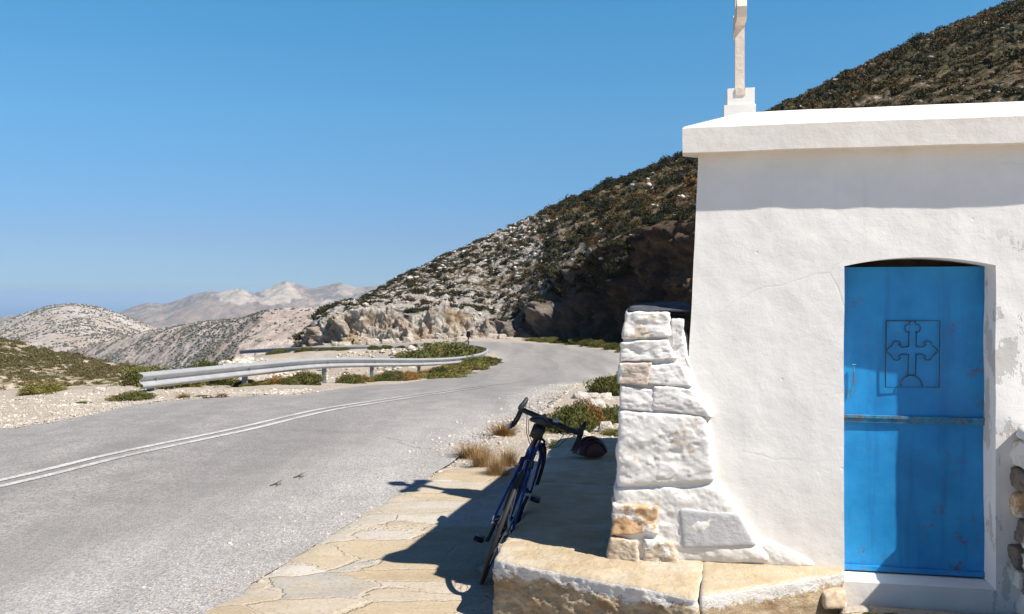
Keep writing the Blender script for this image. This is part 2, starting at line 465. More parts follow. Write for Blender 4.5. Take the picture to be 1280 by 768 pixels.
def m_door():
    n = NT('blue_painted_steel')
    f = n.noise(5, 6, 0.6)
    c = n.mix(n.ramp(f, [(0.35, 0.0), (0.65, 1.0)]), (0.004, 0.205, 0.50), (0.014, 0.28, 0.62))
    c = n.mix(n.ramp(n.noise(9, 7, 0.75, vec=n.mapping((1, 1, 0.45), (5, 1, 2))), [(0.66, 0.0), (0.72, 0.5)]), c, (0.05, 0.27, 0.60))
    x, y, z = n.sep()
    c = n.mix(n.ramp(n.noise(7, 5, 0.7, vec=n.mapping((2.2, 1, 0.16), (1, 0, 3))), [(0.52, 0.0), (0.68, 0.4)]), c, (0.004, 0.10, 0.30))
    rs = n.math('MULTIPLY', n.ramp(n.noise(16, 7, 0.8), [(0.56, 0.0), (0.62, 1.0)]), n.ramp(n.noise(2.6, 3), [(0.5, 0.0), (0.62, 1.0)]))
    c = n.mix(n.math('MULTIPLY', rs, 0.75), c, (0.12, 0.07, 0.04))
    return n.done(c, n.ramp(f, [(0.3, 0.42), (0.7, 0.6)]), n.bump(n.math('ADD', f, n.math('MULTIPLY', n.noise(40, 4), 0.1)), 0.25, 0.012))

def m_rustblue(name='weathered_blue_bar'):
    n = NT(name)
    f = n.noise(30, 6, 0.75)
    c = n.mix(n.ramp(f, [(0.35, 0.0), (0.6, 1.0)]), (0.02, 0.11, 0.22), (0.05, 0.27, 0.42))
    c = n.mix(n.ramp(n.noise(12, 6, 0.75, vec=n.mapping((1, 1, 1), (3, 3, 3))), [(0.5, 0.0), (0.6, 0.9)]), c, (0.16, 0.09, 0.05))
    return n.done(c, 0.7, n.bump(f, 0.5, 0.004))

def m_leaf(name, a, b, c3=None, sc=4.0):
    n = NT(name)
    t = n.attr('tint')
    oi = n.t.nodes.new('ShaderNodeObjectInfo')
    t = n.math('ADD', n.math('MULTIPLY', t, 0.8), n.math('MULTIPLY', n.math('SUBTRACT', oi.outputs['Random'], 0.4), 0.45), True)
    c = n.mix(t, a, b)
    if c3: c = n.mix(n.ramp(n.noise(sc, 4, 0.7), [(0.5, 0.0), (0.62, 0.8)]), c, c3)
    n.done(c, 0.8, spec=0.15)
    return n.m

MAT = dict(
    asphalt=m_asphalt(), paint=m_paint(), gravel=m_gravel(), hillside=m_hillside(), plaster=m_plaster(),
    wstone=m_whitestone(), wstone2=m_whitestone('limewashed_stone_worn', 0.12),
    brown=m_stone('rusty_limestone', (0.50, 0.28, 0.12), (0.62, 0.45, 0.28), (0.30, 0.15, 0.07), 8, 0.24),
    wstone4=m_simple('white_painted_stone', (0.80, 0.76, 0.70), 0.85, 0, 0.04, 8, 0.25, 0.01),
    wstone3=m_whitestone('limewashed_boulder', 0.05),
    brown2=m_stone('pinkish_limestone', (0.46, 0.34, 0.26), (0.66, 0.58, 0.5), (0.30, 0.2, 0.14), 12, 0.2),
    greyst=m_stone('grey_marble', (0.42, 0.42, 0.43), (0.56, 0.56, 0.56), (0.60, 0.59, 0.58), 5, 0.12),
    tan=m_stone('tan_fieldstone', (0.40, 0.30, 0.20), (0.58, 0.50, 0.39), (0.28, 0.18, 0.10), 8, 0.2),
    dkst=m_stone('dark_slate_stone', (0.13, 0.11, 0.10), (0.26, 0.21, 0.17), (0.10, 0.07, 0.05), 8),
    slate=m_stone('blue_slate', (0.05, 0.055, 0.065), (0.10, 0.105, 0.12), (0.04, 0.04, 0.04), 8),
    palest=m_stone('pale_limestone_boulder', (0.30, 0.26, 0.21), (0.50, 0.45, 0.39), (0.24, 0.18, 0.12), 1.2),
    slab=m_slab(), flag=m_flag(), door=m_door(), rust=m_rustblue(),
    farscrub=m_simple('faded_far_scrub', (0.085, 0.085, 0.062), 0.95, 0, 0.3, .02, 0.0),
    leafn=m_leaf('olive_scrub_leaf', (0.050, 0.046, 0.018), (0.165, 0.140, 0.060), (0.13, 0.10, 0.05), 0.15),  # brighter olive leaf colour for the near left hill
    galv=m_simple('galvanised_steel', (0.44, 0.445, 0.45), 0.45, 0.35, 0.12, 3, 0.1, 0.004),
    galvd=m_simple('dull_galvanised_post', (0.26, 0.27, 0.28), 0.6, 0.5, 0.2, 6, 0.1, 0.004),
    black=m_simple('black_rubber', (0.012, 0.012, 0.013), 0.7, 0, 0.2, 60, 0.2, 0.001),
    tape=m_simple('black_bar_tape', (0.015, 0.015, 0.016), 0.6, 0, 0.2, 90, 0.4, 0.001),
    bmetal=m_simple('black_anodised_metal', (0.02, 0.02, 0.022), 0.35, 0.6, 0.2, 30, 0.05),
    blue=m_simple('metallic_blue_frame_paint', (0.004, 0.035, 0.19), 0.22, 0.3, 0.1, 10, 0.02),
    silver=m_simple('silver_metal', (0.6, 0.6, 0.62), 0.3, 0.9, 0.1, 20, 0.05),
    red=m_simple('dark_red_shell', (0.06, 0.006, 0.008), 0.35, 0, 0.15, 10, 0.05),
    cream=m_stone('cream_marble', (0.66, 0.56, 0.46), (0.74, 0.65, 0.55), (0.60, 0.50, 0.40), 5),
    rubble=m_gravel('white_rubble', (0.36, 0.32, 0.27), (0.62, 0.58, 0.52)),
    leafg=m_leaf('green_scrub_leaf', (0.050, 0.060, 0.016), (0.150, 0.155, 0.045), (0.17, 0.13, 0.05), 2.0),
    leafr=m_leaf('olive_brown_scrub_leaf', (0.022, 0.020, 0.008), (0.105, 0.085, 0.025), (0.13, 0.065, 0.02), 0.10),
    leafd=m_leaf('dark_scrub_leaf', (0.016, 0.018, 0.010), (0.055, 0.052, 0.022), (0.065, 0.045, 0.022), 0.12),
    leafo=m_leaf('rusty_scrub_leaf', (0.16, 0.085, 0.025), (0.33, 0.19, 0.06)),
    leafy=m_leaf('yellow_green_leaf', (0.10, 0.10, 0.025), (0.24, 0.20, 0.06)),
    straw=m_leaf('dry_straw', (0.24, 0.15, 0.065), (0.48, 0.33, 0.16)),
    soil=m_simple('dry_brown_twigs', (0.09, 0.065, 0.04), 0.9, 0, 0.3, 10, 0.4, 0.02),
)

# ------------------------------------------------------------------ lie of the land
ZP = np.array([[-400, -.022], [9, -.022], [11, -.045], [14, -.08], [16, -.14], [18, -.27], [20.5, -.48], [25, -.90], [29.5, -1.24], [34, -1.46], [40, -1.60], [50, -1.68], [62, -1.75], [600, -1.8]])
def zp(y):
    return sum(np.interp(np.asarray(y, float) + o, ZP[:, 0], ZP[:, 1]) for o in (-.8, -.3, .3, .8)) / 4

def desc(x, y):
    return (0.055 * np.clip(-x - 3, 0, 30) + 0.012 * np.clip(-x - 14, 0, 20) ** 2) * sstep(40, 58, y)

def unproj(px, py):
    """ground point on the road profile seen at this place of the photograph"""
    ds = np.linspace(2, 90, 4000)
    f = (EYE - (py - HOR) * ds / FPX) - zp(ds)
    i = np.where((f[:-1] > 0) & (f[1:] <= 0))[0]
    d = ds[i[0]] if len(i) else 75.0
    return np.array([(px - 640) / FPX * d, d])

def at(px, d):
    return (px - 640) / FPX * d
def zat(py, d):
    return EYE - (py - HOR) / FPX * d

ROAD_R = [(-4.4, -12), (-3.3, -4), (-2.45, 1)] + [tuple(unproj(*p)) for p in [(265, 768), (340, 715), (440, 655), (520, 610), (570, 576), (640, 531), (700, 497), (746, 475), (782, 459)]]
ROAD_R += [(6.3, 48), (5.3, 55), (3.0, 60.8), (-1.0, 64.8), (-6, 66.8), (-13, 69.5), (-20, 74), (-26, 82), (-28, 95)]
ROAD_L = [(-14.2, -12), (-11.8, -2), (-9.3, 4.5)] + [tuple(unproj(*p)) for p in [(0, 535), (120, 513), (200, 501), (320, 493), (400, 488), (520, 476), (600, 463)]]
ROAD_L += [(-0.75, 43), (-0.85, 49), (-2.0, 55), (-4.2, 59.5), (-9, 61.6), (-16, 64.5), (-23, 69), (-30, 78), (-34, 95)]
NS = 420
RR = spline(ROAD_R, NS); RL = spline(ROAD_L, NS)

def inpoly(x, y, P):
    P = np.asarray(P); n = len(P); r = np.zeros(x.shape, bool)
    for i in range(n):
        x1, y1 = P[i]; x2, y2 = P[(i + 1) % n]
        if y1 == y2: continue
        c = ((y1 > y) != (y2 > y)) & (x < (x2 - x1) * (y - y1) / (y2 - y1) + x1)
        r ^= c
    return r

def dpoly(x, y, P, closed=True):
    P = np.asarray(P, float); d = np.full(x.shape, 1e9)
    n = len(P) if closed else len(P) - 1
    for i in range(n):
        a = P[i]; b = P[(i + 1) % len(P)]; ab = b - a
        t = np.clip(((x - a[0]) * ab[0] + (y - a[1]) * ab[1]) / (ab @ ab + 1e-12), 0, 1)
        d = np.minimum(d, np.hypot(x - a[0] - t * ab[0], y - a[1] - t * ab[1]))
    return d

RPOLY = np.vstack([RR[::6], RL[::-6]])
SHELF = [(-90, -90), (-90, 15.0), (-30, 15.6), (-14, 16.2), (-9.6, 16.6), (-8.9, 22), (-11.5, 32), (-14.5, 44), (-17, 52), (-18.5, 60), (-24.5, 68.5), (-31.5, 78), (-36, 96), (-30, 99), (0, 99), (60, 130), (260, 130), (260, -90)]
RAVINE = [(-9.6, 16.6), (-8.4, 17.5), (-7.6, 22), (-6.7, 26), (-5.9, 30.5), (-5.0, 35), (-3.7, 41), (-2.9, 46), (-3.1, 51), (-4.4, 56), (-7, 59.5), (-15, 63), (-18.5, 60), (-17, 52), (-14.5, 44), (-11.5, 32), (-8.9, 22)]

def T(x, y):
    x = np.asarray(x, float); y = np.asarray(y, float)
    z = zp(y) - desc(x, y)
    inr = inpoly(x, y, RPOLY)
    rd = dpoly(x, y, RPOLY)
    off = np.where(inr, 0, np.clip(rd, 0, 3) / 3)
    # rough verge
    near = np.hypot(x, y)
    z = z + off * (0.06 * fbm(x * .9, y * .9, 0, 4, 3) + 0.02 * fbm(x * 5, y * 5, 0, 2, 9)) * sstep(2.5, 9, near)
    # ravine between the two legs of the bend
    ins = inpoly(x, y, RAVINE); dr = dpoly(x, y, RAVINE)
    dd = np.where(ins, dr, 0)
    z = z - 1.5 * sstep(0.3, 5, dd) + np.where(ins, 0.18 * fbm(x * .8, y * .8, 0, 4, 21) * sstep(0, 2, dd), 0)
    # drop to the valley
    sh = inpoly(x, y, SHELF); ds_ = np.where(sh, 0, dpoly(x, y, SHELF))
    z = z - np.minimum(0.75 * ds_, 75) + np.where(sh, 0, 0.8 * fbm(x * .15, y * .15, 0, 4, 5) * sstep(0, 8, ds_))
    # gentle rise on the hill side of the road, behind the chapel
    hill = np.where((~inr) & (x > np.interp(y, RR[:, 1], RR[:, 0])) & (y > 9), sstep(1.5, 16, rd), 0)
    z = z + hill * 1.2 * sstep(9, 22, y) * (1 - sstep(28, 44, y))
    return z, inr, rd

def terrain():
    th = np.concatenate([np.linspace(-180, -38, 72, endpoint=False), np.linspace(-38, 38, 330, endpoint=False), np.linspace(38, 180, 72, endpoint=False)])
    th = np.radians(th)
    r = np.concatenate([[0.02], 0.8 * np.exp(np.arange(0, 330) * 0.0185)])
    rr, tt = np.meshgrid(r, th, indexing='ij')
    x = rr * np.sin(tt); y = rr * np.cos(tt)
    z, inr, rd = T(x, y)
    deep = np.where(inr, np.clip(rd * 0.5, 0, 0.07), 0)
    z = z - deep
    # keep the land under the paving and plinth
    z = np.where((x > -3) & (y < 8.6) & (y > -3) & (~inr), np.minimum(z, -0.035), z)
    npmesh('ground', np.stack([x, y, z], -1).reshape(-1, 3), gridfaces(len(r), len(th), True), MAT['gravel'], None, True)
    tag(bpy.data.objects['ground'], kind='structure')
terrain()

def road():
    nc = 17
    u = np.linspace(0, 1, nc)
    P = RL[:, None, :] * (1 - u)[None, :, None] + RR[:, None, :] * u[None, :, None]
    x, y = P[..., 0].copy(), P[..., 1]
    # ragged edges
    wob = 0.10 * fbm(y[:, 0] * 1.1, x[:, 0] * 1.1, 0, 4, 40)
    wob2 = 0.13 * fbm(y[:, -1] * 1.3, x[:, -1] * 1.3, 5, 4, 41)
    wob2 = np.where(y[:, -1] < 9, np.abs(wob2) * .5 - .03, wob2)
    x[:, 0] += wob; x[:, -1] += wob2
    z = zp(y) - desc(x, y) + 0.012
    z[:, 0] -= 0.03; z[:, -1] -= np.where(y[:, -1] < 9, 0.0, 0.03)
    w = np.linalg.norm(RL - RR, axis=1)[:, None]
    e = np.maximum(sstep(3.0, 0.2, (1 - u)[None, :] * w) * np.where(y < 26, 1, 0.5), sstep(0.7, 0.0, u[None, :] * w))
    o = npmesh('road', np.stack([x, y, z], -1).reshape(-1, 3), gridfaces(NS, nc), MAT['asphalt'], None, True, {'edge': np.broadcast_to(e, x.shape).ravel()})
    tag(o, kind='structure')
road()

def lines():
    C = [(-8.9, -4), (-7.0, 0.8), (-5.62, 4.6)] + [tuple(unproj(*p)) for p in [(0, 606), (150, 570), (300, 538.5), (400, 515), (480, 502), (555, 491), (600, 485)]]
    L = spline(C, 160)
    tdir = np.gradient(L, axis=0); tdir /= np.linalg.norm(tdir, axis=1)[:, None]
    nrm = np.stack([-tdir[:, 1], tdir[:, 0]], -1)
    V, F = [], []
    for k, off in enumerate((-0.11, 0.11)):
        a = L + nrm * (off - 0.047); b = L + nrm * (off + 0.047)
        for e in (a, b):
            V.append(np.column_stack([e, zp(e[:, 1]) + 0.018]))
        base = k * 320
        i = np.arange(159)
        F.append(np.stack([base + i, base + 160 + i, base + 161 + i, base + i + 1], -1))
    o = npmesh('road_marking', np.vstack(V), np.vstack(F), MAT['paint'])
    tag(o, kind='structure')
    # faint worn arc of the same marking in the bend
    A = spline([tuple(unproj(*p)) for p in [(600, 484), (660, 473), (695, 465), (700, 457), (688, 450), (668, 444)]], 60)
    t = np.gradient(A, axis=0); t /= np.linalg.norm(t, axis=1)[:, None]; nn = np.stack([-t[:, 1], t[:, 0]], -1)
    V = np.vstack([np.column_stack([A - nn * .05, zp(A[:, 1]) + .018]), np.column_stack([A + nn * .05, zp(A[:, 1]) + .018])])
    i = np.arange(59)
    n = NT('faded_road_paint')
    m = n.done(n.mix(n.ramp(n.noise(4, 5, 0.7), [(0.4, 0.0), (0.6, 0.7)]), (0.20, 0.197, 0.195), (0.31, 0.305, 0.295)), 0.9)
    tag(npmesh('road_marking', V, np.stack([i, i + 60, i + 61, i + 1], -1), m), kind='structure')
lines()

# ------------------------------------------------------------------ mountain beside the road
MC = np.array([  # px, base d, base z, cut run, cut top y(px), cut kind(0 pale,1 dark), ridge y(px), ridge d, veg
    [372, 74, -3.6, 2.5, 436, 0.0, 431, 80, .2],
    [400, 72, -3.2, 2.2, 402, 0.0, 398, 82, .25],
    [430, 71, -2.7, 2.5, 392, 0.0, 381, 100, .3],
    [480, 71, -2.2, 2.8, 391, 0.0, 357, 125, .3],
    [540, 71, -1.8, 3.0, 389, 0.0, 329, 150, .35],
    [590, 71, -1.7, 3.5, 398, 0.0, 305, 172, .4],
    [615, 70, -1.7, 2.5, 412, 0.1, 293, 182, .4],
    [635, 70, -1.9, 2.0, 404, 0.6, 283, 190, .45],
    [660, 72, -2.0, 2.0, 380, 0.9, 272, 205, .45],
    [700, 70, -2.0, 2.5, 338, 1.0, 254, 220, .6],
    [740, 66, -1.9, 3.0, 311, 1.0, 241, 228, .8],
    [790, 59, -1.7, 3.5, 290, 1.0, 221, 240, .9],
    [840, 54, -1.5, 3.5, 280, 1.0, 201, 248, .95],
    [870, 51, -1.4, 3.5, 275, 1.0, 191, 250, .95],
    [970, 48, -1.2, 3.5, 262, 1.0, 139, 252, .7],
    [1060, 42, -1, 3.5, 255, 1.0, 94, 255, .9],
    [1150, 38, -1, 3.5, 245, 1.0, 50, 255, .95],
    [1280, 36, -1, 3.5, 235, .8, 0, 255, .95],
    [1500, 34, -1, 3.5, 225, .8, -55, 250, .9],
    [1900, 34, -1, 3.5, 220, .8, -80, 250, .9]])

def mount_surface(px, v):
    """px, v arrays -> world point of the mountain before fine displacement. v: 0 base .. .18 cut top .. 1 ridge .. 1.25 back"""
    g = lambda k: np.interp(px, MC[:, 0], MC[:, k])
    bd, bz, run, cty, kind, ry, rd = g(1), g(2), g(3), g(4), g(5), g(6), g(7)
    cd = bd + run
    cz = EYE - (cty - HOR) / FPX * cd
    rz = EYE - (ry - HOR) / FPX * rd
    t1 = np.clip(v / 0.18, 0, 1)
    d = bd - 0.0 + (cd - bd) * t1 ** 1.3; z = (bz - 1.2) + (cz - bz + 1.2) * t1
    t2 = np.clip((v - 0.18) / 0.82, 0, 1)
    s = t2 ** 1.25
    d = np.where(v > 0.18, cd + (rd - cd) * s, d)
    bul = 0.06 * np.sin(np.pi * s) * (rz - cz)
    z = np.where(v > 0.18, cz + (rz - cz) * s + bul * 0.5, z)
    t3 = np.clip((v - 1) / 0.25, 0, 1)
    d = np.where(v > 1, rd + 60 * t3, d); z = np.where(v > 1, rz - 25 * t3 ** 1.5, z)
    return (px - 640) / FPX * d, d, z, g(8), kind

def mountain():
    px = np.concatenate([np.linspace(372, 900, 620), np.linspace(900.8, 1340, 330)[1:], np.linspace(1345, 1900, 60)])
    v = np.concatenate([np.linspace(0, .18, 70), np.linspace(.18, 1.0, 260)[1:], np.linspace(1.0, 1.25, 12)[1:]])
    V_, P_ = np.meshgrid(v, px, indexing='ij')
    x, y, z, veg, kind = mount_surface(P_, V_)
    P = np.stack([x, y, z], -1)
    du = np.gradient(P, axis=1); dv = np.gradient(P, axis=0)
    N = np.cross(du, dv); N /= (np.linalg.norm(N, axis=-1, keepdims=True) + 1e-9)
    incut = sstep(.20, .155, V_)
    fix = sstep(0, .03, V_)
    d = np.hypot(x, y)
    # rock shelves and gullies
    ns = fbm(x * .35, y * .35, z * .35, 6, 61, .6)
    rid = 1 - np.abs(fbm(x * .22, y * .22, z * .3, 5, 77, .55))
    amp_cut = 1.0 * ns + (.9 + 1.0 * kind) * (rid - .7) + 0.5 * fbm(x * 1.2, y * 1.2, z * 1.2, 4, 90, .6)
    amp_slope = 0.35 * fbm(x * .5, y * .5, z * .5, 4, 33, .65) * np.clip(d / 80, .6, 2.0) + 0.7 * fbm(x * .06, y * .06, z * .06, 3, 35)
    amp = incut * amp_cut * fix + (1 - incut) * amp_slope
    sil = sstep(0.0, 0.12, np.abs(V_ - 1.0)) * .6 + .4
    P = P + N * (amp * np.where(V_ > .85, sil, 1))[..., None] * -1
    # the lower rubble apron of the cut
    vv = veg + .35 * fbm(x * .03, y * .03, z * .03, 3, 55)
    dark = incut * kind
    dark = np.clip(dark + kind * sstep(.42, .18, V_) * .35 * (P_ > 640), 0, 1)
    cut = incut * (1 - kind)
    F = gridfaces(len(v), len(px))
    o = npmesh('hills', P.reshape(-1, 3), F, MAT['hillside'], None, True,
               {'veg': vv.ravel(), 'cut': cut.ravel(), 'dark': dark.ravel()})
    tag(o, kind='structure')
    return P, V_, P_, veg
MP, MV, MPX, MVEG = mountain()

# ------------------------------------------------------------------ distant hills
def ridge_hill(name, pts, D, dfront, yfront, dback, mat, veg=0.5, amp=4.0, nsc=0.01, nrow=110, ncol=420, recede=None, quarry=None, seed=0, vegf=None, zback=60):
    pts = np.array(pts, float)
    px = np.linspace(pts[0, 0], pts[-1, 0], ncol)
    ry = np.interp(px, pts[:, 0], pts[:, 1])
    k = np.ones(9) / 9
    ry = np.convolve(np.pad(ry, 4, 'edge'), k, 'valid')
    Df = np.interp(px, *np.array(D).T) if isinstance(D, list) else np.full(ncol, float(D))
    v = np.concatenate([np.linspace(0, 1, nrow), np.linspace(1, 1.5, 14)[1:]])
    V_, P_ = np.meshgrid(v, px, indexing='ij')
    rz = EYE - (ry - HOR) / FPX * Df
    fz = EYE - (yfront - HOR) / FPX * dfront
    s = np.clip(V_, 0, 1)
    d = dfront + (Df - dfront)[None, :] * s
    z = fz + (rz - fz)[None, :] * np.sin(s * np.pi / 2) ** 1.15
    t = np.clip((V_ - 1) / .5, 0, 1)
    d = d + dback * t; z = z - zback * t
    if recede is not None:
        dd = recede(P_, s) ; sc = (d + dd) / d
        z = EYE + (z - EYE) * sc; d = d + dd
    x = (P_ - 640) / FPX * d
    n1 = fbm(x * nsc, d * nsc, 0, 5, 100 + seed, .55)
    rg = 1 - np.abs(fbm(x * nsc * .7, d * nsc * .35, 0, 4, 130 + seed))
    keep = 1 - .75 * sstep(.8, 1, s)
    z = z + amp * (n1 + .8 * (rg - .7)) * keep
    vg = np.full(V_.shape, veg) + .3 * fbm(x * nsc * 1.5, d * nsc * 1.5, 0, 3, 150 + seed)
    if vegf is not None: vg = vg + vegf(P_, s)
    at_ = {'veg': vg.ravel()}
    if quarry is not None: at_['quarry'] = quarry(P_, EYE * 0 + HOR - (z - EYE) * FPX / d).ravel()
    o = npmesh(name, np.stack([x, d, z], -1).reshape(-1, 3), gridfaces(len(v), ncol), mat, None, True, at_)
    tag(o, kind='structure')
    return x, d, z, V_

M_near = m_farhill('scrubby_near_hill', (0.50, 0.43, 0.35), (0.36, 0.29, 0.20), (0.10, 0.09, 0.045), 0.25, 0.36, 0.9, bd=.5)
BH = ridge_hill('hills', [(-260, 392), (-100, 408), (0, 424), (60, 438), (120, 451), (180, 461), (230, 467), (330, 480)], 128, 88, 525, 60, M_near, .5, .5, .05, 150, 420, seed=1, zback=45)
M_mid = m_farhill('pale_limestone_hill', (0.46, 0.42, 0.38), (0.40, 0.32, 0.26), (0.16, 0.15, 0.13), 0.01, 0.32, 0.11)
HB = ridge_hill('hills', [(-260, 440), (-60, 415), (0, 402), (30, 391), (60, 381), (90, 377.5), (120, 381), (150, 391), (180, 403), (210, 416), (250, 432), (330, 446)], 1500, 900, 470, 700, M_mid, .42, 10, .004, seed=2)

def crest(P_, s):
    c = 268 + 72 * s
    left = np.clip(c - P_, 0, 400)
    return left * 1.5
def cveg(P_, s):
    c = 268 + 72 * s
    return np.where(P_ < c, .35, -.12)
M_c = m_farhill('valley_spur_hill', (0.50, 0.44, 0.39), (0.38, 0.30, 0.25), (0.14, 0.13, 0.11), 0.02, 0.34, 0.16, bd=8)
HC = ridge_hill('hills', [(20, 452), (90, 440), (130, 428), (170, 418), (220, 409), (260, 404), (300, 397), (330, 388), (360, 385), (420, 383), (480, 380), (560, 378)], 620, 420, 500, 300, M_c, .45, 5, .012, recede=crest, vegf=cveg, seed=3)

def quarry(P_, Y_):
    def blob(cx, cy, w, h): return sstep(1.0, .75, np.sqrt(((P_ - cx) / w) ** 2 + ((Y_ - cy) / h) ** 2) + .25 * fbm(P_ * .15, Y_ * .15, 0, 3, 9))
    return np.clip(blob(296, 371, 24, 11) + blob(352, 366, 30, 12) + blob(340, 376, 26, 6) + blob(415, 380, 22, 5) + .5 * blob(435, 362, 18, 8), 0, 1)
M_far = m_farhill('far_quarried_mountain', (0.36, 0.27, 0.20), (0.25, 0.185, 0.145), (0.12, 0.11, 0.09), 0.0022, 0.4, 0.02, quarry=True, bd=60)
ridge_hill('hills', [(-120, 408), (-20, 402), (0, 398), (15, 394.5), (30, 400), (90, 402), (140, 392), (165, 384), (185, 379), (205, 379), (225, 372), (240, 366), (262, 361), (275, 363), (300, 360), (318, 367), (335, 362), (357, 352), (372, 356), (390, 361), (410, 357), (425, 353), (445, 358), (470, 355), (500, 350), (560, 345)], 6500, 4200, 440, 2500, M_far, .4, 60, .0012, 160, 900, quarry=quarry, seed=4, zback=400)


# sea
n = NT('hazy_sea')
sm = n.done(n.mix(n.noise(0.0005, 4), (0.02, 0.09, 0.17), (0.03, 0.11, 0.20)), 0.35, n.bump(n.noise(0.02, 4), 0.3, 2.0))
rr = np.concatenate([[300], np.geomspace(800, 78000, 40)]); tt = np.linspace(0, 2 * np.pi, 96, endpoint=False)
A, B = np.meshgrid(rr, tt, indexing='ij')
o = npmesh('water', np.stack([A * np.sin(B), A * np.cos(B), np.full(A.shape, -330.0)], -1).reshape(-1, 3), gridfaces(len(rr), len(tt), True), sm, None, True)
tag(o, kind='structure')

# haze
HZ = 0.00007
hm = bpy.data.materials.new('air'); hm.use_nodes = True; ht = hm.node_tree; ht.nodes.clear()
ho = ht.nodes.new('ShaderNodeOutputMaterial'); hv = ht.nodes.new('ShaderNodeVolumePrincipled')
hv.inputs['Color'].default_value = (0.60, 0.77, 0.93, 1); hv.inputs['Density'].default_value = HZ
hv.inputs['Anisotropy'].default_value = 0.2
ht.links.new(hv.outputs[0], ho.inputs['Volume'])
bm = bmesh.new(); box(bm, (0, 0, (-335 + 120) / 2), (80000, 80000, (120 + 335) / 2))
tag(bmobj('haze', bm, hm), kind='stuff')

# ------------------------------------------------------------------ rough stone blocks
def hexa(name, bot, top, mat, parent=None, n=(20, 20, 10), amp=0.015, freq=6.0, p=7, seed=0, oct_=5, ledge=0.0):
    """bot/top: four corners each, same order; a stone with rounded, broken edges"""
    bot = np.asarray(bot, float); top = np.asarray(top, float)
    V = []; F = []; base = 0
    nx, ny, nz = n
    def face(ax, sgn, na, nb):
        nonlocal base
        a, b = np.meshgrid(np.linspace(-1, 1, na + 1), np.linspace(-1, 1, nb + 1), indexing='ij')
        q = [None] * 3
        o_ = [i for i in range(3) if i != ax]
        q[o_[0]], q[o_[1]] = a, b; q[ax] = np.full(a.shape, float(sgn))
        f = gridfaces(na + 1, nb + 1)
        if (sgn > 0) == (ax == 1): f = f[:, ::-1]
        V.append(np.stack(q, -1).reshape(-1, 3)); F.append(f + base); base += a.size
    for sg in (-1, 1):
        face(0, sg, ny, nz); face(1, sg, nx, nz); face(2, sg, nx, ny)
    V = np.vstack(V); F = np.vstack(F)
    nrm = (np.abs(V) ** p).sum(1) ** (1.0 / p)
    Q = V / nrm[:, None]
    u, v, w = (Q[:, 0] + 1) / 2, (Q[:, 1] + 1) / 2, (Q[:, 2] + 1) / 2
    def bil(c): return (c[0][None] * ((1 - u) * (1 - v))[:, None] + c[1][None] * (u * (1 - v))[:, None] + c[2][None] * (u * v)[:, None] + c[3][None] * ((1 - u) * v)[:, None])
    P = bil(bot) * (1 - w)[:, None] + bil(top) * w[:, None]
    c = P.mean(0); ext = np.ptp(P, axis=0) + 1e-6
    D = (P - c) / ext; D /= np.linalg.norm(D, axis=1)[:, None] + 1e-9
    s_ = seed * 3.1
    nn = fbm(P[:, 0] * freq + s_, P[:, 1] * freq, P[:, 2] * freq, oct_, seed, .6)
    rdg = 0.5 - np.abs(fbm(P[:, 0] * freq * .6, P[:, 1] * freq * .6 + s_, P[:, 2] * freq, 3, seed + 7, .5))
    up = 1 - ledge * (Q[:, 2] > 0.9)
    nh = fbm(P[:, 0] * freq * 2.6, P[:, 1] * freq * 2.6, P[:, 2] * freq * 3.4 + s_, 4, seed + 11, .65)
    st = np.round(nn * 2.2) / 2.2
    P = P + D * ((nn * amp * .35 + st * amp * .3 + nh * amp * .28 + rdg * amp * .55) * up)[:, None]
    o = npmesh(name, P, F, mat, parent, True)
    bm = bmesh.new(); bm.from_mesh(o.data); bmesh.ops.remove_doubles(bm, verts=bm.verts, dist=1e-5)
    bmesh.ops.recalc_face_normals(bm, faces=bm.faces); bm.to_mesh(o.data); bm.free()
    return o

# ------------------------------------------------------------------ chapel
P0 = np.array([0.834, 4.37]); UA = R(-11.2)
U = np.array([math.cos(UA), math.sin(UA)]); NI = np.array([-math.sin(UA), math.cos(UA)])   # NI: into the wall
def wp(px, py, dep=0.0):
    k = (px - 640) / FPX
    q = P0 + NI * dep
    t = (k * q[1] - q[0]) / (U[0] - k * U[1])
    d = q[1] + t * U[1]
    return t, EYE - (py - HOR) / FPX * d
chapel = empty('chapel', (P0[0], P0[1], 0), (0, 0, UA))
tag(chapel, 'small whitewashed roadside chapel with a flat slab roof and a blue steel door', 'chapel')

